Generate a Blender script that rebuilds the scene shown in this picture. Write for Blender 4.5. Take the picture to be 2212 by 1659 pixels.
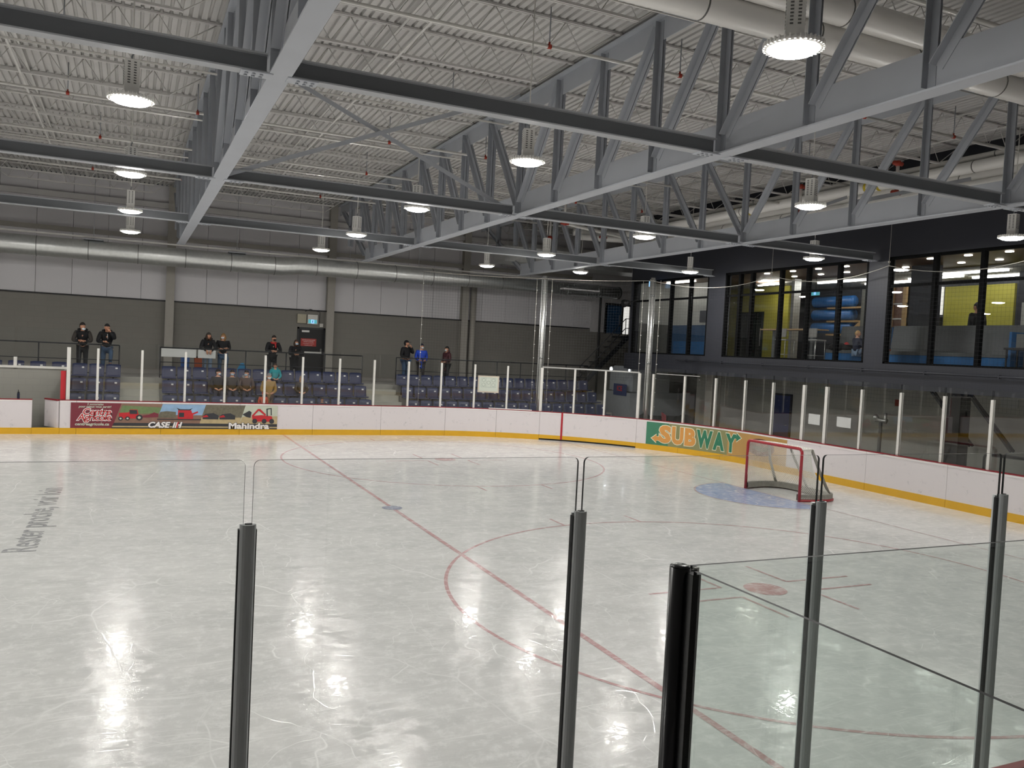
import bpy, bmesh, math, random
from math import pi, sin, cos, atan2, hypot, radians
from mathutils import Vector, Matrix, Quaternion
random.seed(7)
for o in list(bpy.data.objects): bpy.data.objects.remove(o, do_unlink=True)
S = bpy.context.scene
COL = S.collection

# ------------------------------------------------------------------ camera
CAM = Vector((-14.4893, -15.8416, 3.2293)); YAW, PITCH, ROLL, FPX = 0.4321, -0.0398, 0.0502, 1799.68
def cam_basis():
    f = Vector((sin(YAW)*cos(PITCH), cos(YAW)*cos(PITCH), sin(PITCH)))
    r = Vector((cos(YAW), -sin(YAW), 0)); u = r.cross(f)
    return f, cos(ROLL)*r + sin(ROLL)*u, -sin(ROLL)*r + cos(ROLL)*u
_f, _r, _u = cam_basis()
cd = bpy.data.cameras.new('camera'); cam = bpy.data.objects.new('camera', cd); COL.objects.link(cam)
cam.matrix_world = Matrix(((_r.x, _u.x, -_f.x, CAM.x), (_r.y, _u.y, -_f.y, CAM.y), (_r.z, _u.z, -_f.z, CAM.z), (0, 0, 0, 1)))
cd.sensor_width = 36; cd.lens = FPX*36/2212; cd.clip_start = 0.05; cd.clip_end = 300
S.camera = cam

# ------------------------------------------------------------------ world, exposure
w = bpy.data.worlds.new('world'); S.world = w; w.use_nodes = True
w.node_tree.nodes['Background'].inputs[0].default_value = (0.8, 0.85, 0.9, 1)
w.node_tree.nodes['Background'].inputs[1].default_value = 0.02
S.view_settings.view_transform = 'Standard'; S.view_settings.look = 'None'
S.view_settings.gamma = 1; S.view_settings.use_curve_mapping = False
S.view_settings.exposure = 0.5
S.cycles.transparent_max_bounces = 32
S.cycles.max_bounces = 7
LAMP_POWER = 125.0

# ------------------------------------------------------------------ materials
M = {}
def nodes(name):
    m = bpy.data.materials.new(name); m.use_nodes = True; M[name] = m
    nt = m.node_tree; return m, nt, nt.nodes['Principled BSDF']
def N(nt, t, **kw):
    n = nt.nodes.new(t)
    for k, v in kw.items():
        if k in n.inputs.keys(): n.inputs[k].default_value = v
        else: setattr(n, k, v)
    return n
def rgb(h):
    h = h.lstrip('#'); c = [int(h[i:i+2], 16)/255 for i in (0, 2, 4)]
    return tuple((x/12.92 if x <= .04045 else ((x+.055)/1.055)**2.4) for x in c)
def mat(name, col, rough=.6, metal=0., var=.12, scale=6., bump=0., bscale=60., spec=.5, emit=None, estr=0.):
    """Plain procedural surface: base colour broken up by noise, optional bump."""
    m, nt, b = nodes(name)
    c = rgb(col) if isinstance(col, str) else col
    tc = N(nt, 'ShaderNodeTexCoord'); no = N(nt, 'ShaderNodeTexNoise', Scale=scale, Detail=5.)
    nt.links.new(tc.outputs['Object'], no.inputs['Vector'])
    mx = N(nt, 'ShaderNodeMix', data_type='RGBA')
    mx.inputs[6].default_value = (*[x*(1-var) for x in c], 1); mx.inputs[7].default_value = (*[min(1, x*(1+var)) for x in c], 1)
    nt.links.new(no.outputs['Fac'], mx.inputs[0]); nt.links.new(mx.outputs[2], b.inputs['Base Color'])
    b.inputs['Roughness'].default_value = rough; b.inputs['Metallic'].default_value = metal
    b.inputs['Specular IOR Level'].default_value = spec
    if bump:
        n2 = N(nt, 'ShaderNodeTexNoise', Scale=bscale, Detail=3.); bp = N(nt, 'ShaderNodeBump', Strength=bump, Distance=.01)
        nt.links.new(tc.outputs['Object'], n2.inputs['Vector']); nt.links.new(n2.outputs['Fac'], bp.inputs['Height']); nt.links.new(bp.outputs[0], b.inputs['Normal'])
    if emit:
        b.inputs['Emission Color'].default_value = (*emit, 1); b.inputs['Emission Strength'].default_value = estr
    return m

def ice_nodes(name, paint=None, amount=0.0):
    """Skated ice: milky white, fine scratches, glossy film; paint lies under the film."""
    m, nt, b = nodes(name)
    tc = N(nt, 'ShaderNodeNewGeometry')
    L = nt.links.new
    # smudges
    mp = N(nt, 'ShaderNodeMapping'); mp.inputs['Scale'].default_value = (.7, 1.1, 1); mp.inputs['Rotation'].default_value = (0, 0, .5)
    L(tc.outputs['Position'], mp.inputs['Vector'])
    n1 = N(nt, 'ShaderNodeTexNoise', Scale=1.6, Detail=6., Roughness=.68); L(mp.outputs[0], n1.inputs['Vector'])
    r1 = N(nt, 'ShaderNodeValToRGB'); r1.color_ramp.elements[0].position = .36; r1.color_ramp.elements[1].position = .62
    r1.color_ramp.elements[0].color = (.60, .603, .592, 1); r1.color_ramp.elements[1].color = (.70, .698, .685, 1)
    L(n1.outputs['Fac'], r1.inputs[0])
    # scratches: cell borders of two warped voronoi fields
    masks = []
    for sc, wd, seed, st in ((.55, .010, 0., (1, .55, 1)), (.9, .007, 11., (.5, 1, 1)), (1.7, .012, 23., (1, .7, 1))):
        ma = N(nt, 'ShaderNodeMapping'); ma.inputs['Location'].default_value = (seed, seed*.7, 0); ma.inputs['Scale'].default_value = st
        ma.inputs['Rotation'].default_value = (0, 0, seed)
        L(tc.outputs['Position'], ma.inputs['Vector'])
        nw = N(nt, 'ShaderNodeTexNoise', Scale=.8, Detail=3.); L(ma.outputs[0], nw.inputs['Vector'])
        ad = N(nt, 'ShaderNodeVectorMath', operation='ADD'); L(ma.outputs[0], ad.inputs[0]); L(nw.outputs['Color'], ad.inputs[1])
        v = N(nt, 'ShaderNodeTexVoronoi', feature='DISTANCE_TO_EDGE', Scale=sc); L(ad.outputs[0], v.inputs['Vector'])
        rr = N(nt, 'ShaderNodeMapRange'); rr.inputs[1].default_value = 0; rr.inputs[2].default_value = wd; rr.inputs[3].default_value = 1; rr.inputs[4].default_value = 0
        L(v.outputs['Distance'], rr.inputs[0])
        nm = N(nt, 'ShaderNodeTexNoise', Scale=.9, Detail=4.); L(ma.outputs[0], nm.inputs['Vector'])
        rm = N(nt, 'ShaderNodeMapRange'); rm.inputs[1].default_value = .47; rm.inputs[2].default_value = .62; L(nm.outputs['Fac'], rm.inputs[0])
        mu = N(nt, 'ShaderNodeMath', operation='MULTIPLY'); L(rr.outputs[0], mu.inputs[0]); L(rm.outputs[0], mu.inputs[1])
        masks.append(mu.outputs[0])
    a = masks[0]
    for k in masks[1:]:
        mm = N(nt, 'ShaderNodeMath', operation='MAXIMUM'); L(a, mm.inputs[0]); L(k, mm.inputs[1]); a = mm.outputs[0]
    # fine snow streaks in several skating directions
    lines = a; soft = None; n2 = None
    for rot, sc, lo, hi in ((.9, (1.4, 26), .60, .74), (2.2, (1.1, 20), .61, .74), (.25, (1.7, 34), .60, .73)):
        mp2 = N(nt, 'ShaderNodeMapping'); mp2.inputs['Scale'].default_value = (*sc, 1); mp2.inputs['Rotation'].default_value = (0, 0, rot); mp2.inputs['Location'].default_value = (rot*7, rot*3, 0)
        nw = N(nt, 'ShaderNodeTexNoise', Scale=.35, Detail=2.); L(tc.outputs['Position'], nw.inputs['Vector'])
        ad = N(nt, 'ShaderNodeVectorMath', operation='ADD'); L(tc.outputs['Position'], ad.inputs[0]); L(nw.outputs['Color'], ad.inputs[1]); L(ad.outputs[0], mp2.inputs['Vector'])
        nn = N(nt, 'ShaderNodeTexNoise', Scale=1.0, Detail=4., Roughness=.62); L(mp2.outputs[0], nn.inputs['Vector'])
        rr = N(nt, 'ShaderNodeMapRange'); rr.inputs[1].default_value = lo; rr.inputs[2].default_value = hi; L(nn.outputs['Fac'], rr.inputs[0])
        if soft is None: soft = rr.outputs[0]; n2 = nn
        else:
            mm = N(nt, 'ShaderNodeMath', operation='MAXIMUM'); L(soft, mm.inputs[0]); L(rr.outputs[0], mm.inputs[1]); soft = mm.outputs[0]
    n3 = N(nt, 'ShaderNodeTexNoise', Scale=5.5, Detail=7., Roughness=.78); L(tc.outputs['Position'], n3.inputs['Vector'])
    r3 = N(nt, 'ShaderNodeMapRange'); r3.inputs[1].default_value = .48; r3.inputs[2].default_value = .72; L(n3.outputs['Fac'], r3.inputs[0])
    l1 = N(nt, 'ShaderNodeMath', operation='MULTIPLY'); L(lines, l1.inputs[0]); l1.inputs[1].default_value = 1.0
    l2 = N(nt, 'ShaderNodeMath', operation='MULTIPLY'); L(soft, l2.inputs[0]); l2.inputs[1].default_value = .9
    m1 = N(nt, 'ShaderNodeMath', operation='MAXIMUM'); L(l1.outputs[0], m1.inputs[0]); L(l2.outputs[0], m1.inputs[1])
    sm = N(nt, 'ShaderNodeMath', operation='MAXIMUM'); L(m1.outputs[0], sm.inputs[0]); L(r3.outputs[0], sm.inputs[1])
    s3 = N(nt, 'ShaderNodeMath', operation='MULTIPLY'); L(sm.outputs[0], s3.inputs[0]); s3.inputs[1].default_value = .72
    base = r1.outputs[0]
    if paint:
        mpn = N(nt, 'ShaderNodeMix', data_type='RGBA'); mpn.inputs[0].default_value = amount; mpn.inputs[7].default_value = (*paint, 1)
        L(base, mpn.inputs[6]); base = mpn.outputs[2]
    mx = N(nt, 'ShaderNodeMix', data_type='RGBA'); mx.inputs[7].default_value = (.93, .925, .91, 1)
    L(s3.outputs[0], mx.inputs[0]); L(base, mx.inputs[6]); L(mx.outputs[2], b.inputs['Base Color'])
    rf = N(nt, 'ShaderNodeMapRange'); rf.inputs[3].default_value = .08; rf.inputs[4].default_value = .17; L(sm.outputs[0], rf.inputs[0]); L(rf.outputs[0], b.inputs['Roughness'])
    b.inputs['IOR'].default_value = 1.31
    bp = N(nt, 'ShaderNodeBump', Strength=.30, Distance=.002); L(sm.outputs[0], bp.inputs['Height']); L(bp.outputs[0], b.inputs['Normal'])
    return m
ice_nodes('ice'); ice_nodes('ice_red', rgb('#b0303c'), .5); ice_nodes('ice_red_thin', rgb('#a03840'), .36)
ice_nodes('ice_blue', rgb('#5f86cc'), .62); ice_nodes('ice_dot_blue', rgb('#3a4f8a'), .6); ice_nodes('ice_text', rgb('#3c414f'), .55)

def glass(name, tint=(.985, .992, .988), refl=1.0, gloss_rough=0.0):
    m, nt, b = nodes(name); nt.nodes.remove(b); L = nt.links.new
    out = nt.nodes['Material Output']
    g = N(nt, 'ShaderNodeNewGeometry'); d = N(nt, 'ShaderNodeVectorMath', operation='DOT_PRODUCT'); L(g.outputs['Incoming'], d.inputs[0]); L(g.outputs['Normal'], d.inputs[1])
    ab = N(nt, 'ShaderNodeMath', operation='ABSOLUTE'); L(d.outputs['Value'], ab.inputs[0])
    om = N(nt, 'ShaderNodeMath', operation='SUBTRACT'); om.inputs[0].default_value = 1; L(ab.outputs[0], om.inputs[1])
    pw = N(nt, 'ShaderNodeMath', operation='POWER'); L(om.outputs[0], pw.inputs[0]); pw.inputs[1].default_value = 5
    mu = N(nt, 'ShaderNodeMath', operation='MULTIPLY_ADD'); L(pw.outputs[0], mu.inputs[0]); mu.inputs[1].default_value = .96*refl; mu.inputs[2].default_value = .04*refl
    t = N(nt, 'ShaderNodeBsdfTransparent'); t.inputs[0].default_value = (*tint, 1)
    gl = N(nt, 'ShaderNodeBsdfGlossy'); gl.inputs['Roughness'].default_value = gloss_rough
    mx = N(nt, 'ShaderNodeMixShader'); L(mu.outputs[0], mx.inputs[0]); L(t.outputs[0], mx.inputs[1]); L(gl.outputs[0], mx.inputs[2]); L(mx.outputs[0], out.inputs['Surface'])
    return m
glass('glass_rink'); glass('glass_front', (.955, .98, .968)); glass('glass_window', (.93, .94, .94), 1.0); glass('frost', (.55, .68, .66), 1.2, .25)
def emitter(name, col, s):
    m, nt, b = nodes(name); nt.nodes.remove(b)
    e = N(nt, 'ShaderNodeEmission'); e.inputs[0].default_value = (*col, 1); e.inputs[1].default_value = s
    nt.links.new(e.outputs[0], nt.nodes['Material Output'].inputs['Surface']); return m
emitter('lamp_lens', (1, .975, .93), LAMP_POWER)
emitter('room_light', (1, .97, .92), 9.0); emitter('room_light_added', (1, .96, .88), 38.0); emitter('spot_light', (1, .93, .8), 12.0); emitter('headlight', (.9, .95, 1), 9.0)
emitter('exit_glow', (.75, .9, 1), 1.3)

def siding(name, col, period, bstr):
    m = mat(name, col, .55, var=.05, scale=.6); nt = m.node_tree; b = nt.nodes['Principled BSDF']
    return m
def block(name, col):
    m, nt, b = nodes(name); L = nt.links.new; c = rgb(col)
    g = N(nt, 'ShaderNodeNewGeometry'); sx = N(nt, 'ShaderNodeSeparateXYZ'); L(g.outputs['Position'], sx.inputs[0])
    ad = N(nt, 'ShaderNodeMath', operation='ADD'); L(sx.outputs[0], ad.inputs[0]); L(sx.outputs[1], ad.inputs[1])
    cb = N(nt, 'ShaderNodeCombineXYZ'); L(ad.outputs[0], cb.inputs[0]); L(sx.outputs[2], cb.inputs[1])
    br = N(nt, 'ShaderNodeTexBrick'); L(cb.outputs[0], br.inputs['Vector'])
    br.inputs['Color1'].default_value = (*c, 1); br.inputs['Color2'].default_value = (*[x*1.03 for x in c], 1); br.inputs['Mortar'].default_value = (*[x*.95 for x in c], 1)
    br.inputs['Scale'].default_value = 1; br.inputs['Mortar Size'].default_value = .008; br.inputs['Brick Width'].default_value = .4; br.inputs['Row Height'].default_value = .2
    L(br.outputs['Color'], b.inputs['Base Color']); b.inputs['Roughness'].default_value = .75
    bp = N(nt, 'ShaderNodeBump', Strength=.15, Distance=.004, invert=True); L(br.outputs['Fac'], bp.inputs['Height']); L(bp.outputs[0], b.inputs['Normal'])
    return m
block('block_dark', '#827f79'); block('block_grey', '#96958e'); block('block_pale', '#c2c1b8')
mat('siding', '#d3d1d4', .5, var=.04, scale=.5); mat('siding_white', '#d0cecf', .6, var=.05)
mat('deck', '#c4c2c0', .55, var=.1, scale=1.2); mat('joist', '#cfcdca', .5, var=.1); mat('steel', '#b1b5bc', .5, var=.07, scale=2); mat('steel_dark', '#9da1a8', .5, var=.07)
mat('beam', '#a9acb0', .5, var=.08, scale=2); mat('beam_web_shaded', '#6c6f73', .55, var=.08, scale=2); mat('column', '#a09c94', .6, var=.06)  # tie beam web coloured darker than its flanges, painting in the shade between them
mat('pipe_metal', '#d6d4cf', .35, .1, var=.1); mat('pipe_white', '#f3f1ed', .38, var=.04, scale=1.5); mat('band', '#6a6a68', .5); mat('red_fit', '#a3341f', .5); mat('yellow_tag', '#d0b830', .5)
mat('galv', '#d9dbd9', .36, .8, var=.16, scale=9, bump=.05, bscale=30); mat('galv_seam', '#8d908e', .4, .7); mat('alu', '#c9c9c6', .32, .75, var=.06)
mat('white_paint', '#dedcd6', .45, var=.04); mat('lamp_body', '#efeeea', .45, var=.04); mat('black', '#101012', .5, var=.2); mat('rubber', '#1a1a1b', .8)
mat('post_white', '#dad8d2', .45, var=.08, scale=14); mat('post_grey', '#cdd0d2', .36, .0, var=.1); mat('post_black', '#0c0d10', .25, var=.1)
mat('glass_edge', '#0a0d0c', .5, var=.3, scale=30, spec=.25); mat('glass_edge_light', '#c9d0cc', .2, var=.25, scale=30)
def board_mat():
    m, nt, b = nodes('board'); L = nt.links.new
    g = N(nt, 'ShaderNodeNewGeometry'); n = N(nt, 'ShaderNodeTexNoise', Scale=5., Detail=8., Roughness=.75); L(g.outputs['Position'], n.inputs['Vector'])
    r = N(nt, 'ShaderNodeValToRGB'); e = r.color_ramp.elements; e[0].position = .30; e[0].color = (.50, .48, .49, 1); e[1].position = .42; e[1].color = (.74, .69, .70, 1)
    L(n.outputs['Fac'], r.inputs[0]); L(r.outputs[0], b.inputs['Base Color']); b.inputs['Roughness'].default_value = .4
board_mat()
mat('kick', '#dba821', .42, var=.1, scale=4); mat('cap_red', '#8a1f2a', .4, var=.1); mat('line_red', '#b01f2c', .45)
mat('concrete', '#8d8c85', .8, var=.15, scale=2); mat('step', '#a3a298', .8, var=.08, scale=3); mat('rubber_floor', '#232324', .85, var=.2)
mat('dark_wall', '#272931', .55, var=.08, scale=1.5); mat('frame_black', '#060708', .7, spec=.1); mat('seat_blue', '#202b50', .42, var=.1); mat('tag_white', '#f0f0ee', .4)
mat('rail_black', '#232529', .4); mat('goal_red', '#a31f2b', .35, var=.15, scale=10); mat('net_white', '#f0eee6', .8); mat('pad_grey', '#8d8a82', .8, var=.3, scale=18); mat('goal_white', '#dcd9d0', .5, var=.15, scale=8)
mat('net_black', '#26272a', .8); mat('rope', '#aaa79f', .8)
mat('p_maroon', '#7c2f3c', .5, var=.06, scale=2); mat('p_white', '#ece8e6', .5, var=.03); mat('p_red', '#c2282f', .5, var=.1); mat('p_dark', '#34353a', .5, var=.2); mat('p_field', '#8a6a5a', .5, var=.3, scale=7)
mat('p_green', '#6f8458', .5, var=.3, scale=9); mat('p_sky', '#8fb0d0', .5, var=.35, scale=4); mat('p_tree', '#6b6656', .5, var=.5, scale=14); mat('p_sand', '#b9a67e', .5, var=.25, scale=9); mat('p_pale', '#c3c9b8', .5, var=.1)
mat('sub_green', '#3f7f62', .5, var=.1, scale=4); mat('sub_olive', '#8a8a5e', .5, var=.12, scale=3); mat('sub_tan', '#b78f52', .5, var=.1, scale=4); mat('sub_orange', '#d99a4e', .5, var=.06); mat('sub_cream', '#e8e3c8', .5); mat('sub_brown', '#6d4a3a', .5, var=.5, scale=12)
mat('sub_letter_green', '#2f7a5c', .5, var=.06)
mat('yellow_wall', '#b9b344', .6, var=.05); mat('brown_ceiling', '#6f5238', .5, var=.12, scale=3); mat('white_ceiling', '#c9c7c0', .7); mat('lounge_dark', '#3d4048', .6); mat('lounge_floor', '#5b5d60', .4, var=.1); mat('mural_blue', '#2f6fb4', .3, var=.12, scale=3); mat('wood', '#a98a5e', .5, var=.15, scale=5); mat('sofa_grey', '#5d5f60', .8, var=.06); mat('sofa_blue', '#1f5f96', .7); mat('stool_grey', '#86837f', .5); mat('white_screen', '#e9e8e2', .5, emit=(1, .98, .93), estr=.5); mat('room_white', '#b6b6b0', .7); mat('room_grey', '#63635d', .7); mat('room_blue', '#20496f', .6)
mat('skin', '#c89478', .55, var=.05); mat('hair_dark', '#1c1614', .6); mat('hair_blond', '#8a6a42', .6); mat('hair_brown', '#3d2a20', .6); mat('hair_boy', '#b08b5a', .6)
mat('c_black', '#15161a', .8, var=.2); mat('c_charcoal', '#38332f', .8, var=.15); mat('c_navy', '#1b2036', .8); mat('c_denim', '#3c5470', .8, var=.15); mat('c_denim_light', '#7f93ab', .8); mat('c_blue', '#1f49c0', .7); mat('c_maroon', '#4a2028', .75); mat('c_teal', '#1f8f97', .7); mat('c_tan', '#9a7c4a', .75); mat('c_red', '#b02a2c', .7); mat('c_grey', '#8a8a8c', .8); mat('mask_white', '#dfe8ee', .6); mat('mask_blue', '#a9c6da', .6); mat('c_brown', '#4a3a34', .8); mat('c_orange', '#d0552a', .7); mat('c_green', '#234a3c', .8); mat('c_bluebag', '#2f86b8', .6)
mat('sign_red', '#b03a34', .5); mat('sign_teal', '#2c8fa0', .4, emit=(.15, .6, .7), estr=.35); mat('sign_blue', '#3d7fd8', .4, emit=(.3, .6, 1), estr=.9); mat('beige', '#b3ad98', .6); mat('wb_paper', '#c9d0c4', .5, var=.03); mat('wb_frame', '#c9bfae', .5); mat('wb_line', '#94a09a', .5); mat('bench_red', '#9c2f38', .5); mat('zam_body', '#a8adb3', .35, .2); mat('zam_blue', '#27386e', .5); mat('red_pad', '#c0252f', .5); mat('bin_blue', '#2f5fa8', .6); mat('bin_orange', '#b0532c', .6); mat('paper', '#c4c6c4', .6, var=.03)

# ------------------------------------------------------------------ mesh helpers
class MB:
    def __init__(s): s.v = []; s.f = []; s.m = []; s.sm = []
    def add(s, vs, fs, mi=0, smooth=False):
        o = len(s.v); s.v += [tuple(v) for v in vs]; s.f += [tuple(i+o for i in f) for f in fs]; s.m += [mi]*len(fs); s.sm += [smooth]*len(fs); return s
    def box(s, a, b, mi=0):
        x0, y0, z0 = a; x1, y1, z1 = b
        return s.add([(x0,y0,z0),(x1,y0,z0),(x1,y1,z0),(x0,y1,z0),(x0,y0,z1),(x1,y0,z1),(x1,y1,z1),(x0,y1,z1)],
                     [(0,3,2,1),(4,5,6,7),(0,1,5,4),(1,2,6,5),(2,3,7,6),(3,0,4,7)], mi)
    def bar(s, p, q, w, h, up=(0,0,1), mi=0):
        """box along p->q, w across, h along up"""
        p = Vector(p); q = Vector(q); d = (q-p).normalized(); up = Vector(up)
        sd = d.cross(up)
        if sd.length < 1e-5: sd = d.cross(Vector((1,0,0)))
        sd.normalize(); u = sd.cross(d)
        vs = [c + sd*a*w/2 + u*b*h/2 for c in (p, q) for a, b in ((-1,-1),(1,-1),(1,1),(-1,1))]
        return s.add(vs, [(0,1,2,3),(7,6,5,4),(0,4,5,1),(1,5,6,2),(2,6,7,3),(3,7,4,0)], mi)
    def tube(s, pts, r, n=8, mi=0, cap=True, closed=False):
        pts = [Vector(p) for p in pts]; rs = r if isinstance(r, (list, tuple)) else [r]*len(pts)
        k = len(pts); vs = []; prev = None
        for i, p in enumerate(pts):
            if closed: t = pts[(i+1) % k]-pts[i-1]
            else: t = (pts[min(i+1, k-1)]-pts[max(i-1, 0)])
            t.normalize()
            if prev is None:
                a = Vector((0,0,1)) if abs(t.z) < .9 else Vector((1,0,0)); x = t.cross(a).normalized()
            else: x = (prev - t*prev.dot(t)).normalized()
            prev = x; y = t.cross(x)
            vs += [p + (x*cos(2*pi*j/n) + y*sin(2*pi*j/n))*rs[i] for j in range(n)]
        fs = [(i*n+j, i*n+(j+1) % n, (i+1)*n+(j+1) % n, (i+1)*n+j) for i in range(k-1) for j in range(n)]
        if closed: fs += [((k-1)*n+j, (k-1)*n+(j+1) % n, (j+1) % n, j) for j in range(n)]
        elif cap: fs += [tuple(range(n-1, -1, -1)), tuple((k-1)*n+j for j in range(n))]
        return s.add(vs, fs, mi, True)
    def lathe(s, prof, n=24, c=(0,0,0), mi=0):
        vs = [(c[0]+r*cos(2*pi*j/n), c[1]+r*sin(2*pi*j/n), c[2]+z) for r, z in prof for j in range(n)]
        k = len(prof)
        fs = [(i*n+j, i*n+(j+1) % n, (i+1)*n+(j+1) % n, (i+1)*n+j) for i in range(k-1) for j in range(n)]
        fs += [tuple(range(n-1, -1, -1)), tuple((k-1)*n+j for j in range(n))]
        return s.add(vs, fs, mi, True)
    def prism(s, poly, o, ax, ay, an, t, mi=0):
        """polygon (2d) in plane o + x*ax + y*ay, extruded t along an"""
        o = Vector(o); ax = Vector(ax); ay = Vector(ay); an = Vector(an); n = len(poly)
        vs = [o+ax*x+ay*y for x, y in poly] + [o+ax*x+ay*y+an*t for x, y in poly]
        return s.add(vs, [tuple(range(n-1, -1, -1)), tuple(range(n, 2*n))] + [(i, (i+1) % n, n+(i+1) % n, n+i) for i in range(n)], mi)
    def ball(s, c, r, n=10, mi=0, fn=None):
        r = r if isinstance(r, (tuple, list)) else (r, r, r); vs = []; k = n//2+1
        for i in range(k+1):
            a = pi*i/k
            for j in range(n):
                b = 2*pi*j/n; v = Vector((sin(a)*cos(b), sin(a)*sin(b), cos(a)))
                if fn: v = fn(v)
                vs.append((c[0]+v.x*r[0], c[1]+v.y*r[1], c[2]+v.z*r[2]))
        fs = [(i*n+j, (i+1)*n+j, (i+1)*n+(j+1) % n, i*n+(j+1) % n) for i in range(k) for j in range(n)]
        return s.add(vs, fs, mi, True)
    def mesh(s, name, mats, off=None):
        me = bpy.data.meshes.new(name)
        vs = s.v if off is None else [(x-off[0], y-off[1], z-off[2]) for x, y, z in s.v]
        me.from_pydata(vs, [], s.f)
        for m in (mats if isinstance(mats, (list, tuple)) else [mats]): me.materials.append(M[m])
        me.polygons.foreach_set('material_index', s.m); me.polygons.foreach_set('use_smooth', s.sm); me.update()
        return me
    def build(s, name, mats, parent=None, world=False):
        """world=True: coordinates are world ones although the parent stands elsewhere"""
        off = None
        if parent is not None and world: off = parent.location
        return link(name, s.mesh(name, mats, off), parent)
KIDS = {}
def link(name, me, parent=None, loc=None, rz=0):
    o = bpy.data.objects.new(name, me); COL.objects.link(o)
    if parent is not None: o.parent = parent; KIDS.setdefault(parent.name, []).append(o)
    if loc is not None: o.location = loc
    if rz: o.rotation_euler = (0, 0, rz)
    return o
def tag(o, label, cat, group=None, kind=None):
    o['label'] = label; o['category'] = cat
    if group: o['group'] = group
    if kind: o['kind'] = kind
    return o
def struct(o, label=None):
    o['kind'] = 'structure'
    if label: o['label'] = label
    return o
def thing(name, loc, label, cat, group=None, rz=0):
    o = link(name, None, None, loc, rz); o.empty_display_size = .2
    return tag(o, label, cat, group)
def copy_tree(o, parent=None):
    c = o.copy(); COL.objects.link(c)
    if parent is not None: c.parent = parent; KIDS.setdefault(parent.name, []).append(c)
    for ch in KIDS.get(o.name, []): copy_tree(ch, c)
    return c
def text_mesh(body, size, offset=0., shear=0., xs=1., align='LEFT', space=1.):
    cu = bpy.data.curves.new('t', 'FONT'); cu.body = body; cu.size = size; cu.offset = offset; cu.shear = shear; cu.align_x = align; cu.space_character = space
    cu.resolution_u = 3
    o = bpy.data.objects.new('t', cu); COL.objects.link(o)
    dg = bpy.context.evaluated_depsgraph_get(); me = bpy.data.meshes.new_from_object(o.evaluated_get(dg))
    vs = [(v.co.x*xs, v.co.y) for v in me.vertices]; fs = [tuple(p.vertices) for p in me.polygons]
    bpy.data.objects.remove(o, do_unlink=True); bpy.data.curves.remove(cu); bpy.data.meshes.remove(me)
    return vs, fs
def lettering(name, mp, body, size, m, parent, world=False, **kw):
    """flat print: mp maps text (x, y) to a 3d point"""
    vs, fs = text_mesh(body, size, **kw)
    mb = MB(); mb.add([mp(x, y) for x, y in vs], fs)
    return mb.build(name, m, parent, world)

# ------------------------------------------------------------------ rink outline
D, W2, RC = 3.38, 12.89, 8.47
CX, CY = D-RC, W2-RC; XL = -36.0
S1 = CX-XL; S2 = S1+RC*pi/2; S3 = S2+2*CY; S4 = S3+RC*pi/2; SEND = S4+S1
def path(s, off=0.):
    """point and outward normal on the boards' ice face, from the far side round the end to the near side"""
    if s <= S1: return XL+s, W2+off, 0., 1.
    if s <= S2: a = pi/2-(s-S1)/RC; return CX+(RC+off)*cos(a), CY+(RC+off)*sin(a), cos(a), sin(a)
    if s <= S3: return D+off, CY-(s-S2), 1., 0.
    if s <= S4: a = -(s-S3)/RC; return CX+(RC+off)*cos(a), -CY+(RC+off)*sin(a), cos(a), sin(a)
    return CX-(s-S4), -W2-off, 0., -1.
def srange(a, b, step=.3):
    if b <= S1 or a >= S4 or (a >= S2 and b <= S3): return [a, b]
    n = max(2, int((b-a)/step)+1); return [a+(b-a)*i/(n-1) for i in range(n)]
def ribbon(mb, ss, o0, o1, z0, z1, mi=0):
    """solid strip following the outline between offsets o0..o1 and heights z0..z1"""
    vs = []
    for s in ss:
        a = path(s, o0); b = path(s, o1)
        vs += [(a[0], a[1], z0), (b[0], b[1], z0), (b[0], b[1], z1), (a[0], a[1], z1)]
    n = len(ss); fs = []
    for i in range(n-1):
        k = 4*i
        for j in range(4): fs.append((k+j, k+(j+1) % 4, k+4+(j+1) % 4, k+4+j))
    fs += [(0, 3, 2, 1), (4*n-4, 4*n-3, 4*n-2, 4*n-1)]
    return mb.add(vs, fs, mi)

# ------------------------------------------------------------------ the setting
ZW = 18.4          # back wall
XE = 3.9           # face of the lounge wall over the end boards
ZD = 8.76          # underside of the roof deck
mb = MB()
outl = [path(s) for s in [0]+srange(S1, S2, .4)+srange(S3, S4, .4)+[SEND]]
mb.add([(p[0], p[1], 0) for p in outl], [tuple(range(len(outl)-1, -1, -1))])
floor = struct(mb.build('floor', 'ice'), 'white scratched ice sheet of the rink')
mb = MB(); mb.box((XL, -22, -.12), (14, ZW, -.03)); struct(mb.build('floor_surround', 'concrete'), 'dark concrete floor around the rink')

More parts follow.
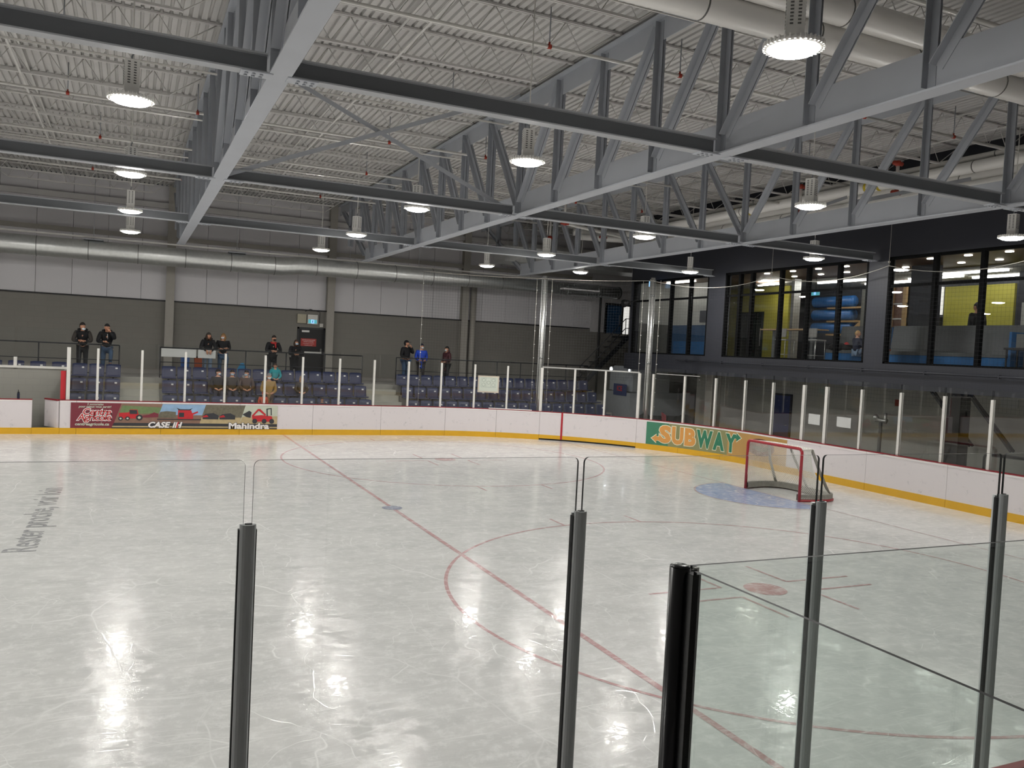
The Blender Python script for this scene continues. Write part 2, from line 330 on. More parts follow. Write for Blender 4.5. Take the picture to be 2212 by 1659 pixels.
def ring(mb, c, r0, r1, a0=0, a1=2*pi, n=72, z=.002):
    vs = []
    for i in range(n+1):
        a = a0+(a1-a0)*i/n; vs += [(c[0]+r0*cos(a), c[1]+r0*sin(a), z), (c[0]+r1*cos(a), c[1]+r1*sin(a), z)]
    mb.add(vs, [(2*i, 2*i+1, 2*i+3, 2*i+2) for i in range(n)])
def rect(mb, x0, x1, y0, y1, z=.002): mb.add([(x0,y0,z),(x1,y0,z),(x1,y1,z),(x0,y1,z)], [(0,1,2,3)])
def disc(mb, c, r, z=.003, n=40): mb.add([(c[0]+r*cos(2*pi*i/n), c[1]+r*sin(2*pi*i/n), z) for i in range(n)], [tuple(range(n))])
SX, SY = 6.1086, 6.6804
for sy in (1, -1):
    c = (-SX, sy*SY)
    m_ = MB(); ring(m_, c, 4.546, 4.597, n=120)
    for sx2 in (-1, 1):                       # hash marks outside the circle
        for q in (-1, 1):
            x = c[0]+q*.85; y0 = c[1]+sx2*4.49
            rect(m_, x-.025, x+.025, min(y0, y0+sx2*.6), max(y0, y0+sx2*.6), .003)
    m_.build('face_off_circle', 'ice_red', floor)
    m_ = MB(); disc(m_, c, .305); m_.build('face_off_spot', 'ice_red', floor)
    for qx in (-1, 1):
        for qy in (-1, 1):
            m_ = MB(); x0 = c[0]+qx*.61; y0 = c[1]+qy*.23
            rect(m_, min(x0, x0+qx*1.22), max(x0, x0+qx*1.22), y0-.025, y0+.025, .003)
            rect(m_, x0-.025, x0+.025, min(y0, y0+qy*.9), max(y0, y0+qy*.9), .0035)
            m_.build('restraining_mark', 'ice_red', floor)
m_ = MB(); rect(m_, -9.663-.04, -9.663+.04, -W2, W2, .0025); m_.build('free_play_line', 'ice_red', floor)
m_ = MB(); disc(m_, (-9.663, 0), .2, .004); m_.build('line_spot', 'ice_dot_blue', floor)
gy = CY + (RC**2-(0-CX)**2)**.5
m_ = MB(); rect(m_, -.025, .025, -gy, gy, .0025); m_.build('goal_line', 'ice_red_thin', floor)
m_ = MB(); n = 40
m_.add([(-.03, 0, .0028)]+[(-.03-1.83*sin(pi*i/n), 1.83*cos(pi*i/n), .0028) for i in range(n+1)], [(0, i+1, i+2) for i in range(n)]); m_.build('goal_crease', 'ice_blue', floor)
m_ = MB(); ring(m_, (-.03, 0), 1.80, 1.85, pi/2, 3*pi/2, 40, .0035); m_.build('crease_outline', 'ice_red_thin', floor)
# words painted in the ice, read from the near bench side
P0 = Vector((-15.63, -2.25, .003)); dv = Vector((0, 1, 0)); uv = Vector((-1, 0, 0))
lettering('ice_lettering', lambda x, y: P0+dv*x+uv*y, 'Rester proche, voir loin', .62, 'ice_text', floor, offset=.006, xs=.905)

# roof deck, ribs run across the rink
mb = MB(); pit = .152; x = XL; vs = []; fs = []
prof = []
while x < 12:
    prof += [(x, ZD), (x+.088, ZD), (x+.100, ZD+.045), (x+.140, ZD+.045)]; x += pit
Y0, Y1 = -22, ZW
vs = [(px, Y0, pz) for px, pz in prof] + [(px, Y1, pz) for px, pz in prof]; k = len(prof)
mb.add(vs, [(i, i+1, k+i+1, k+i) for i in range(k-1)])
mb.box((XL, Y0, ZD+.06), (12, Y1, ZD+.1))
struct(mb.build('ceiling', 'deck'), 'ribbed grey steel roof deck')

# back wall: block below, siding panels above
mb = MB(); mb.box((XL, ZW, 0), (5.2, ZW+.3, 4.45)); mb.box((5.2, ZW, 0), (12, ZW+.3, 4.32))
wb = struct(mb.build('wall_back', 'block_dark'), 'dark grey painted block wall with pale siding above')
pw = 1.15; x = XL; pm = None
while x < 5.2-.01:
    x1 = min(x+pw, 5.2)
    b = MB(); b.box((x+.006, ZW+.02, 4.47), (x1-.006, ZW+.2, ZD)); b.build('siding_panel', 'siding', wb); x = x1
b = MB(); b.box((5.2, ZW+.0, 4.32), (12, ZW+.3, ZD)); b.build('corner_panel', 'siding_white', wb)
b = MB(); b.box((XL, ZW-.05, 4.43), (5.15, ZW+.02, 4.48)); b.build('black_flashing', 'black', wb)
b = MB(); b.box((XL, ZW-.12, 6.72), (5.1, ZW+.02, 6.88)); b.build('wall_girt', 'column', wb)
b = MB(); b.box((XL, ZW-.15, 7.9), (5.1, ZW+.02, 8.1)); b.build('eave_strut', 'deck', wb)
b = MB(); b.tube([(XL, ZW-.2, 7.55), (5, ZW-.2, 7.55)], .025, 6); b.tube([(XL, ZW-.2, 7.63), (5, ZW-.2, 7.63)], .012, 6); b.build('wall_conduit', 'black', wb)
for i, xc in enumerate((-25.1, -19.2, -13.15, -7.1, -1.25)):
    b = MB(); b.box((xc-.14, ZW-.28, 0), (xc+.14, ZW-.26, ZD)); b.box((xc-.14, ZW-.02, 0), (xc+.14, ZW, ZD)); b.box((xc-.012, ZW-.26, 0), (xc+.012, ZW-.02, ZD))
    b.box((xc-.15, ZW-.3, 0), (xc+.15, ZW-.28, ZD))
    struct(b.build('trim_%d' % (i+1), 'column'), 'grey steel column standing against the back wall')
b = MB(); b.tube([(-.85, ZW-.22, 0), (-.85, ZW-.22, 6.0)], .13, 14); struct(b.build('trim_6', 'column'), 'round grey downpipe beside a wall column')
# remaining walls (left end, behind the camera, under and beside the lounge)
b = MB(); b.box((XL-.3, -22, 0), (XL, ZW, 4.4)); b.box((XL-.3, -22, 4.4), (XL, ZW, ZD), 1); struct(b.build('wall_left', ['block_grey', 'siding']))
b = MB(); b.box((XL, -22.3, 0), (12, -22, 4.4)); b.box((XL, -22.3, 4.4), (12, -22, ZD), 1); struct(b.build('wall_front', ['siding_white', 'siding']))
XB = 7.6
b = MB(); b.box((XB, -22, 0), (XB+.2, 13.2, 2.73)); struct(b.build('wall_right_lower', 'block_pale'), 'grey block wall under the lounge')
b = MB(); b.box((12, -22, 0), (12.2, ZW, ZD)); struct(b.build('wall_right_outer', 'room_grey'))
# lounge front wall with its window openings
ZS, ZT = 3.385, 6.235
OPEN = [(12.80, 7.98), (7.09, 1.02), (.37, -6.0)]      # far edge, near edge (Y)
b = MB(); b.box((XE, -22, 2.83), (XE+.25, 12.95, ZS)); b.box((XE, -22, ZT), (XE+.25, 12.95, ZD))
ys = [12.95]+[y for o in OPEN for y in o]+[-22]
for i in range(0, len(ys), 2): b.box((XE, ys[i+1], ZS), (XE+.25, ys[i], ZT))
b.box((XE+.25, 12.75, 2.83), (12, 12.95, ZD))
wr = struct(b.build('wall_right', 'dark_wall'), 'charcoal wall of the lounge above the end boards')
b = MB(); b.box((XE, -22, 2.73), (12, 12.95, 2.83)); struct(b.build('ceiling_lower', 'dark_wall'), 'dark soffit under the lounge')
b = MB(); b.box((XE+.25, -22, 3.1), (12, 12.75, 3.3)); struct(b.build('floor_lounge', 'lounge_floor'), 'grey lounge floor')
b = MB(); b.box((XE+.25, -22, 6.26), (7.2, 12.75, 6.34)); struct(b.build('ceiling_lounge', 'brown_ceiling'), 'brown wood lounge ceiling')
b = MB(); b.box((7.2, -22, 6.2), (12, 12.75, 6.3)); struct(b.build('ceiling_lounge_back', 'white_ceiling'), 'white ceiling at the back of the lounge')
b = MB(); b.tube([(XE-.06, -12, 3.19), (XE-.06, 9.6, 3.19)], .022, 8)
for y in range(-11, 10, 2): b.box((XE-.08, y-.02, 3.15), (XE, y+.02, 3.23))
b.build('fascia_conduit', 'dark_wall', wr)
# windows: frame, mullions and panes
MUL = [[12.72, 11.5, 10.24, 9.07, 8.03], [7.05, 6.37, 5.78, 4.44, 3.30, 2.09, 1.05], [.34, -1.04, -2.34, -3.64, -4.94, -5.97]]
for wi, ((ya, yb), ml) in enumerate(zip(OPEN, MUL)):
    wo = link('window_%d' % (wi+1), None, None, (XE+.1, (ya+yb)/2, ZS))
    struct(wo, ['black framed window strip beside the stairs door', 'black framed lounge window strip showing the bar table and boy', 'black framed lounge window strip showing the long sofa'][wi])
    fr = MB(); x0, x1 = XE+.0, XE+.14
    fr.box((x0, yb, ZS), (x1, ya, ZS+.05)); fr.box((x0, yb, ZT-.07), (x1, ya, ZT)); fr.box((x0, ya-.07, ZS), (x1, ya, ZT)); fr.box((x0, yb, ZS), (x1, yb+.07, ZT))
    fr.build('window_frame', 'frame_black', wo, True)
    for y in ml[1:-1]:
        b = MB(); b.box((x0, y-.05, ZS+.05), (x1, y+.05, ZT-.07)); b.build('mullion', 'frame_black', wo, True)
    zt = 5.46
    for i in range(len(ml)-1):
        a, c = ml[i], ml[i+1]
        b = MB(); b.box((x0+.03, c+.05, zt-.035), (x1-.03, a-.05, zt+.035)); b.build('transom', 'frame_black', wo, True)
        for z0, z1 in ((ZS+.05, zt-.03), (zt+.03, ZT-.06)):
            b = MB(); b.box((x0+.06, c+.03, z0), (x0+.068, a-.03, z1)); b.build('pane', 'glass_window', wo, True)

# ------------------------------------------------------------------ boards
ORD = ['first', 'second', 'third', 'fourth', 'fifth', 'sixth', 'seventh', 'eighth', 'ninth', 'tenth', 'eleventh', 'twelfth', 'thirteenth', 'fourteenth', 'fifteenth', 'sixteenth', 'seventeenth', 'eighteenth', 'nineteenth', 'twentieth', 'twenty-first', 'twenty-second', 'twenty-third', 'twenty-fourth', 'twenty-fifth', 'twenty-sixth', 'twenty-seventh', 'twenty-eighth', 'twenty-ninth', 'thirtieth', 'thirty-first', 'thirty-second', 'thirty-third', 'thirty-fourth', 'thirty-fifth', 'thirty-sixth', 'thirty-seventh', 'thirty-eighth', 'thirty-ninth', 'fortieth']
def board_panel(s0, s1, label, group, gate=False, line=None):
    p = path((s0+s1)/2); g = .004; ss = srange(s0+g, s1-g)
    t = thing('rink_board', (p[0], p[1], 0), label, 'rink board', group)
    if gate: t.name = 'resurfacer_gate'
    zb = .055 if gate else 0
    m_ = MB(); ribbon(m_, ss, 0, .09, .19, 1.03); m_.build('facing', 'board', t, True)
    m_ = MB(); ribbon(m_, ss, -.012, .09, zb, .19); m_.build('kick_plate', 'kick', t, True)
    m_ = MB(); ribbon(m_, ss, -.012, .13, 1.03, 1.055); m_.build('cap_rail', 'cap_red', t, True)
    m_ = MB(); ribbon(m_, ss, -.008, 0, .985, 1.03); m_.build('top_trim', 'p_white', t, True)
    if gate:
        m_ = MB(); ribbon(m_, ss, 0, .1, .002, .05); m_.build('rubber_seal', 'rubber', t, True)
    if line is not None:
        m_ = MB(); ribbon(m_, [line-.035, line, line+.035], -.016, 0, .055, 1.03); m_.build('goal_line_stripe', 'line_red', t, True)
    return t
GL = 'white rink board with yellow kick plate and red cap '
GA0, GA1 = 35.61, 39.25
# far side: players' bench doorway between -17.09 and -16.36
B0, B1 = -17.09-XL, -16.36-XL
edges = [B0-2.44*k for k in range(7)][::-1]
for i, (a, b_) in enumerate(zip(edges, edges[1:])): board_panel(a, b_, '%s white rink board from the bench doorway, in front of the players bench' % ORD[5-i], 'boards of the players bench')
board_panel(B1, 20.1, 'narrow white rink board between bench doorway and tractor banner', None)
edges = [20.1, 22.5, 24.9, 27.3, 29.7, 32.1, 34.0, GA0]
for i, (a, b_) in enumerate(zip(edges, edges[1:])): board_panel(a, b_, '%s white rink board before the resurfacer gate, along the seats' % ORD[6-i], 'boards along the seating')
board_panel(GA0, GA1, 'wide curved white board gate with red goal line stripe and black seal', None, True, 36.44)
edges = [GA1, 40.9, 42.6, 44.3, 46.0]
for i, (a, b_) in enumerate(zip(edges, edges[1:])): board_panel(a, b_, '%s rink board past the resurfacer gate, behind the sandwich shop banner' % ORD[i], 'boards behind the sandwich banner')
edges = [46.0+2.42*k for k in range(4)]
for i, (a, b_) in enumerate(zip(edges, edges[1:])): board_panel(a, b_, '%s plain white end board past the sandwich shop banner' % ORD[i], 'end boards behind the goal')
edges = [46.0+2.42*3+2.44*k for k in range(26)]
for i, (a, b_) in enumerate(zip(edges, edges[1:])):
    if a > SEND-1: break
    board_panel(a, min(b_, SEND), '%s white rink board past the end boards, towards the dark near side posts' % ORD[i], 'near side boards')
# bench doorway: open door leaf, threshold
t = thing('bench_door', (B1+XL, W2, 0), 'white bench door swung open beside the bench doorway', 'door')
h = Vector((B1+XL-.04, W2+.04, 0)); e = Vector((B1+XL-.42, W2+.62, 0))
b = MB(); b.bar(h+Vector((0, 0, .6)), e+Vector((0, 0, .6)), .06, .82); b.build('leaf', 'board', t, True)
b = MB(); b.bar(h+Vector((0, 0, 1.035)), e+Vector((0, 0, 1.035)), .1, .04); b.build('cap_rail', 'cap_red', t, True)
b = MB(); b.box((B0+XL, W2-.012, 0), (B1+XL, W2+.09, .19)); o = b.build('door_threshold', ['kick']); tag(o, 'yellow kick plate sill below the bench doorway', 'sill')

# ------------------------------------------------------------------ shield glass on the boards
ZP, ZG = 2.66, 2.87
SUP = [19.85, 20.65, 21.9, 23.18, 24.4, 25.67, 26.91, 28.18, 29.41, 30.67, 31.9, 33.14, 34.35, 35.61, 36.83, 37.97, 39.24, 39.77, 40.99, 42.23, 43.46, 44.69, 45.98, 46.85, 48.09, 49.34, 50.59, 51.82]
SUP += [51.82+1.24*k for k in range(1, 12)]
def zone(s):
    if s < GA0-.3: return ('in front of the seats', 'far side')
    if s < GA1+.3: return ('standing on the resurfacer gate', 'gate')
    if s < 46.5: return ('on the bend above the sandwich banner', 'bend')
    return ('behind the goal', 'end')
for i, s in enumerate(SUP):
    a = path(s, .06); ang = atan2(a[3], a[2]); zn = zone(s)
    wide = i in (0, 13, 16, 22, 23)
    t = thing('glass_post', (a[0], a[1], 1.055), ('%s%s white glass post past the bench end, ' % ('wide ' if wide else '', ORD[i]))+zn[0], 'post', ('wide ' if wide else '')+'posts '+zn[1], ang-pi/2)
    wd = .05 if wide else .034
    b = MB(); b.box((-wd, -.03, 0), (wd, -.018, ZP-1.055)); b.box((-wd, .018, 0), (wd, .045, ZP-1.055)); b.build('clamp_bar', 'post_white', t)
    b = MB(); b.box((-.012, -.018, 0), (.012, .018, ZP-1.055)); b.build('spacer', 'alu', t)
def pane(s0, s1, z0, z1, label, group, off=.055, m=('glass_rink', 'glass_edge'), th=.012, name='shield_pane'):
    ss = srange(s0+.016, s1-.016, .2); mb_ = MB(); vs = []
    for s in ss:
        a = path(s, off); c = path(s, off+th); vs += [(a[0], a[1], z0), (c[0], c[1], z0), (c[0], c[1], z1), (a[0], a[1], z1)]
    n = len(ss); fs = []; mi = []
    for i in range(n-1):
        k = 4*i; fs += [(k+1, k+2, k+6, k+5), (k+3, k, k+4, k+7)]; mi += [0, 0]
        fs += [(k, k+1, k+5, k+4), (k+2, k+3, k+7, k+6)]; mi += [1, 1]
    fs += [(0, 3, 2, 1), (4*n-4, 4*n-3, 4*n-2, 4*n-1)]; mi += [1, 1]
    o0 = path((s0+s1)/2, off); mb_.add(vs, fs); mb_.m = mi
    o = link(name, mb_.mesh(name, list(m), (o0[0], o0[1], z0)), None, (o0[0], o0[1], z0))
    return tag(o, label, 'glass pane', group)
for i, (s0, s1) in enumerate(zip(SUP, SUP[1:])):
    if abs(s0-45.98) < .01: continue
    zn = zone((s0+s1)/2)
    pane(s0, s1, 1.055, ZG if zn[1] != 'gate' else ZP, '%s clear shield pane past the bench end, ' % (ORD[i])+zn[0], 'glass panes '+zn[1])
pane(45.98, 46.85, 1.055, ZG, 'narrow clear door pane between the two wide posts behind the goal', None)
# gate head rail
b = MB(); ribbon(b, srange(GA0, GA1, .3), .03, .09, ZP, ZP+.05); tag(b.build('gate_head_rail', 'alu'), 'aluminium rail joining the glass posts of the resurfacer gate', 'rail')
b = MB(); ribbon(b, srange(39.9, 41.6, .3), .02, .045, ZP+.01, ZP+.035); tag(b.build('short_head_rail', 'alu'), 'short loose aluminium rail at the glass tops by the gate', 'rail')
# net poles at both gate ends
for s, lab in ((35.52, 'tall aluminium net pole at the seating end of the gate'), (39.45, 'tall aluminium net pole at the banner end of the gate')):
    a = path(s, .28); t = thing('net_pole', (a[0], a[1], 0), lab, 'pole')
    b = MB(); b.tube([(0, 0, 0), (0, 0, 6.06)], .075, 14); b.build('shaft', 'alu', t)
    b = MB(); b.tube([(-.11, 0, 1.3), (-.11, 0, 6.0)], .02, 6); b.tube([(.11, 0, 1.3), (.11, 0, 6.0)], .012, 6); b.build('track', 'galv', t)
    b = MB(); b.tube([(0, 0, 3.0), (0, 0, 3.06)], .09, 14); b.tube([(0, 0, 5.4), (0, 0, 5.46)], .09, 14); b.build('collar', 'galv_seam', t)

# ------------------------------------------------------------------ near side glass with dark posts
NX = [-14.11+1.276*k for k in range(-4, 8)]
def round_pane(x0, x1, y, z0, z1, r, label, group, m, name='shield_pane', th=.012):
    """upright pane in the XZ plane with rounded top corners"""
    poly = [(x0, z0), (x1, z0)]
    poly += [(x1-r+r*cos(a), z1-r+r*sin(a)) for a in [pi/2*i/6 for i in range(7)]]
    poly += [(x0+r+r*cos(a), z1-r+r*sin(a)) for a in [pi/2+pi/2*i/6 for i in range(7)]]
    mb_ = MB(); n = len(poly); c = ((x0+x1)/2, y, z0)
    vs = [(x-c[0], 0, z-z0) for x, z in poly]+[(x-c[0], th, z-z0) for x, z in poly]
    mb_.add(vs, [tuple(range(n)), tuple(range(2*n-1, n-1, -1))]); mb_.add([], [])
    mb_.f += [(i, n+i, n+(i+1) % n, (i+1) % n) for i in range(n)]; mb_.m += [1]*n; mb_.sm += [False]*n
    o = link(name, mb_.mesh(name, list(m)), None, c)
    return tag(o, label, 'glass pane', group)
for i, x in enumerate(NX):
    t = thing('padded_post', (x, -W2-.06, 1.055), 'dark grey rounded near side glass post, %s from the players bench end' % ORD[i], 'post', 'dark near side posts')
    h = 2.605-1.055
    def half(sgn, h, y0, d, wdt, n=9):
        return [(wdt*cos(pi*j/(n-1)), y0+sgn*d*sin(pi*j/(n-1))) for j in range(n)]
    b = MB(); b.prism([(x_, y_) for x_, y_ in half(-1, h, -.012, .030, .027)], (0, 0, 0), (1,0,0), (0,1,0), (0,0,1), h); b.build('bench_side_cover', 'post_grey', t)
    b = MB(); b.prism([(x_, y_) for x_, y_ in half(1, h, .012, .026, .024)], (0, 0, 0), (1,0,0), (0,1,0), (0,0,1), h-.012); b.build('ice_side_cover', 'post_grey', t)
    b = MB(); b.box((-.03, -.012, 0), (-.016, .012, h-.02)); b.box((.016, -.012, 0), (.03, .012, h-.02)); b.box((-.008, -.012, 0), (.008, .012, h-.03)); b.build('gasket', 'rubber', t)
    b = MB(); b.box((-.011, -.026, h-.003), (.012, -.012, h+.003)); b.box((-.006, -.012, h-.03), (.006, .014, h-.004)); b.build('screw_slot', 'black', t)
for i, (x0, x1) in enumerate(zip(NX, NX[1:])):
    round_pane(x0+.014, x1-.014, -W2-.066, 1.06, 2.819, .022, '%s clear near side pane with rounded top corners, counted from the players bench' % ORD[i], 'near side panes', ('glass_rink', 'glass_edge'))
# free-standing glass corner on the spectators' side
t = thing('glass_corner_post', (-12.95, -13.79, .0), 'glossy black round corner post of the foreground glass screen', 'post')
b = MB(); b.tube([(0, 0, 0), (0, 0, 2.6)], .032, 20); b.build('tube', 'post_black', t)
b = MB(); b.box((.028, -.016, 0), (.052, .016, 2.592)); b.box((-.002, -.066, 0), (.028, -.030, 2.592)); b.build('channel', 'post_black', t)
b = MB(); b.box((.045, -.012, 2.4), (.062, .012, 2.597)); b.build('clip', 'alu', t)
b = MB(); b.lathe([(.031, 0), (.0315, .004), (.02, .008)], 20, (0, 0, 2.6)); b.build('cap', 'post_black', t)
def flat_pane(p, q, z0, z1, label, th=.012):
    p = Vector((*p, 0)); q = Vector((*q, 0)); d = (q-p).normalized(); n = Vector((-d.y, d.x, 0))*th/2; c = (p+q)/2
    v = [p-n, q-n, q+n, p+n]; vs = [(a.x-c.x, a.y-c.y, 0) for a in v]+[(a.x-c.x, a.y-c.y, z1-z0) for a in v]
    mb_ = MB(); mb_.add(vs, [(0,1,5,4), (2,3,7,6)], 0); mb_.f += [(0,3,2,1), (4,5,6,7), (1,2,6,5), (3,0,4,7)]; mb_.m += [1]*4; mb_.sm += [False]*4
    o = link('screen_pane', mb_.mesh('screen_pane', ['glass_front', 'glass_edge']), None, (c.x, c.y, z0)); tag(o, label, 'glass pane')
flat_pane((-12.905, -13.785), (-8.6, -13.785), 0, 2.6, 'green tinted screen pane running parallel to the near boards')
flat_pane((-12.935, -13.845), (-12.935, -17.0), 0, 2.6, 'green tinted screen pane running back from the black corner post')

# ------------------------------------------------------------------ roof steel
TX = [-19.2, -13.05, -6.9, -.75]
PY = [.65+1.7*k for k in range(-9, 10)]               # panel points
ZB, ZC = 6.15, 6.62                                   # bottom chord flange, stem top
Y_END = (13.7, -12.6)
def make_truss():
    t = thing('roof_truss', (0, 0, 0), '', 'truss', None)
    b = MB(); b.box((-.12, Y_END[1], ZB), (.12, Y_END[0], ZB+.022)); b.build('bottom_flange', 'steel', t)
    b = MB(); b.box((-.009, Y_END[1], ZB+.022), (.009, Y_END[0], ZC)); b.build('bottom_stem', 'steel', t)
    b = MB(); b.box((-.12, -17.5, 8.655), (.12, 17.9, 8.68)); b.build('top_flange', 'steel', t)
    b = MB(); b.box((-.009, -17.5, 8.30), (.009, 17.9, 8.655)); b.build('top_stem', 'steel', t)
    def angle_pair(p, q, leg, name, m):
        # two steel angles back to back with a gap between them
        p = Vector(p); q = Vector(q); d = (q-p).normalized(); e = Vector((1, 0, 0)); s = d.cross(e).normalized()
        b = MB()
        for sg in (-1, 1):
            o = e*sg*.013
            b.bar(p+o+s*leg/2*0, q+o, .009, leg, up=s)                # leg in truss plane
            b.bar(p+e*sg*(.017+leg*.45)+s*leg*.5, q+e*sg*(.017+leg*.45)+s*leg*.5, leg*.9, .009, up=s)  # outstanding leg
        return b.build(name, m, t)
    for k, y in enumerate(PY):
        if y > 16.5 or y < -15: continue
        zb = ZB+.06
        if y > Y_END[0]-.1 or y < Y_END[1]+.1: zb = 6.9
        angle_pair((0, y, zb), (0, y, 8.6), .10, 'vertical', 'steel_dark')
        # diagonals rise outwards from mid span
        ny = y+1.7 if y > .6 else None
        if y > .6: tgt = [y+1.7]
        else: tgt = [y-1.7]
        if abs(y-.65) < .01: tgt = [y+1.7, y-1.7]
        for yt in tgt:
            if yt > 17 or yt < -15.5 or zb > 6.8: continue
            d = (yt-y); angle_pair((0, y+.08*(1 if d > 0 else -1), ZB+.25), (0, yt-.06*(1 if d > 0 else -1), 8.5), .11, 'diagonal', 'steel')
    for sg, ye in ((1, 13.6), (-1, -12.5)):
        angle_pair((0, ye, 6.4), (0, ye+sg*3.6, 8.4), .11, 'end_diagonal', 'steel')
    return t
tr = make_truss(); first = True
TL = ['grey steel roof truss over the bench end of the seats', 'grey steel roof truss meeting the wall column left of the exit door', 'grey steel roof truss meeting the wall column right of the exit door', 'grey steel roof truss above the goal line']
for x, lab in zip(TX, TL):
    o = tr if first else copy_tree(tr); first = False
    o.location = (x, 0, 0); o['label'] = lab
# tie beams along the rink, bolted to the bottom chords
def make_tie(ln):
    t = thing('tie_beam', (0, 0, 0), '', 'beam', None); L_ = ln/2-.14
    b = MB(); b.box((-L_, -.085, ZB+.0), (L_, .085, ZB+.018)); b.build('lower_flange', 'beam', t)
    b = MB(); b.box((-L_, -.085, ZB+.20), (L_, .085, ZB+.218)); b.build('upper_flange', 'beam', t)
    b = MB(); b.box((-L_, -.006, ZB+.018), (L_, .006, ZB+.20)); b.build('web', 'beam_web_shaded', t)
    for sg in (-1, 1):
        b = MB(); x0, x1 = sorted((sg*(L_-.28), sg*(L_+.06))); b.box((x0, -.10, ZB-.014), (x1, .10, ZB)); pl = b.build('splice_plate', 'steel', t)
        b = MB()
        for i in range(3):
            for j in (-1, 1): b.lathe([(.02, 0), (.02, .012), (.012, .014)], 8, (sg*(L_-.06-i*.08), j*.045, ZB-.028))
        b.build('bolts', 'steel_dark', pl)['kind'] = 'stuff'
    return t
tie = make_tie(6.15); tie_short = None; first = True
for yb, nm in ((-6.1, 'nearest the white twin pipes'), (.75, 'over mid ice'), (7.62, 'nearest the back wall')):
    for x in (-22.275, -16.125, -9.975, -3.825):
        o = tie if first else copy_tree(tie); first = False
        o.location = (x, yb, 0); o['label'] = 'grey steel tie beam between trusses in the row '+nm; o['group'] = 'tie beams '+nm
    tl = make_tie(4.6); tl.location = (1.56, yb, 0); tl['label'] = 'grey steel tie beam from last truss to lounge wall in the row '+nm
# cross braces between trusses at mid span
def brace(p, q, lab):
    c = (Vector(p)+Vector(q))/2; d = (Vector(q)-Vector(p))/2
    t = thing('cross_brace', c, lab, 'brace')
    b = MB(); b.bar(-d, d, .085, .01, up=(0, 1, 0)); b.build('flat_leg', 'steel', t)
    b = MB(); b.bar(-d+Vector((0, .04, .0)), d+Vector((0, .04, 0)), .01, .08, up=(0, 1, 0)); b.build('standing_leg', 'steel', t)
brace((-12.95, .7, 6.24), (-7.0, .7, 8.72), 'grey angle brace rising from low chord to high chord at mid ice')
brace((-12.95, .82, 8.72), (-7.0, .82, 6.24), 'grey angle brace falling to the low chord at mid ice')
brace((-.6, 1.0, 6.45), (2.9, 1.0, 7.8), 'grey angle brace rising to the lounge wall')
brace((-.75, -2.6, 6.7), (2.95, -2.6, 7.7), 'grey angle brace beside the white wall pipes')
# open web joists under the deck
def make_joist(ln, name='roof_joist'):
    t = thing(name, (0, 0, 0), '', 'joist', None); h = ln/2
    b = MB(); b.box((-h, -.045, ZD-.045), (h, -.008, ZD-.01)); b.box((-h, .008, ZD-.045), (h, .045, ZD-.01)); b.build('top_chord', 'joist', t)
    b = MB(); e = h-.75; b.box((-e, -.036, 8.235), (e, -.008, 8.275)); b.box((-e, .008, 8.235), (e, .036, 8.275)); b.build('bottom_chord', 'joist', t)
    b = MB(); n = int(round(2*e/.62)); st = 2*e/n; r = .009
    for i in range(n):
        xa = -e+i*st; b.tube([(xa, 0, 8.26), (xa+st/2, 0, ZD-.03)], r, 4); b.tube([(xa+st/2, 0, ZD-.03), (xa+st, 0, 8.26)], r, 4)
    b.tube([(-e, 0, 8.26), (-h+.1, 0, ZD-.03)], .012, 4); b.tube([(e, 0, 8.26), (h-.1, 0, ZD-.03)], .012, 4)
    b.build('web_rod', 'joist', t)
    return t
JY = [.1+1.7*k for k in range(-9, 11)]
jo = make_joist(6.0); first = True
for x, lab in ((-16.125, 'left of the left column truss'), (-9.975, 'between the two long trusses'), (-3.825, 'between middle and goal trusses')):
    for y in JY:
        o = jo if first else copy_tree(jo); first = False
        o.location = (x, y, 0); o['label'] = '%s thin open web joist from the back wall, %s' % (ORD[len(JY)-1-JY.index(y)], lab); o['group'] = 'joists '+lab
js = make_joist(4.5); first = True
for y in JY:
    o = js if first else copy_tree(js); first = False
    o.location = (1.6, y, 0); o['label'] = '%s thin open web joist from the back wall, beside the lounge' % ORD[len(JY)-1-JY.index(y)]; o['group'] = 'joists by the lounge wall'
# bridging angle across the joists
for x in (-16.6, -10.4, -4.2, 1.4):
    b = MB(); b.box((x-.02, -15, 8.225), (x+.02, 16.8, 8.237)); b.box((x-.02, -15, ZD-.075), (x+.02, 16.8, ZD-.05)); o = b.build('joist_bridging', 'joist'); tag(o, 'thin steel bridging bars crossing the joists '+{-16.6: 'over the players bench', -10.4: 'between the long trusses', -4.2: 'before the goal line', 1.4: 'along the lounge wall'}[x], 'bridging', 'joist bridging')
# sprinkler pipes
for y, lab in ((-7.9, 'beside the twin white pipes'), (-3.85, 'in front of mid ice'), (-.05, 'above mid ice'), (3.8, 'past mid ice'), (7.75, 'above the far tie beams'), (12.45, 'above the seat glass')):
    t = thing('sprinkler_pipe', (-8, y, 8.05), 'thin grey sprinkler pipe with red clamps '+lab, 'pipe')
    b = MB(); b.tube([(-14, 0, 0), (11.4, 0, 0)], .03, 8); b.build('pipe_run', 'pipe_metal', t)
    for i in range(7):
        x = -11.9+i*3.4+(.9 if i % 2 else 0)+.3*sin(y)
        b = MB(); b.tube([(x-.03, 0, 0), (x+.03, 0, 0)], .04, 8); b.tube([(x, 0, .02), (x, 0, .07)], .016, 6); b.build('red_clamp', 'red_fit', t)
        b = MB(); b.tube([(x, 0, .03), (x, 0, .62)], .011, 5); b.build('hanger_rod', 'steel_dark', t)
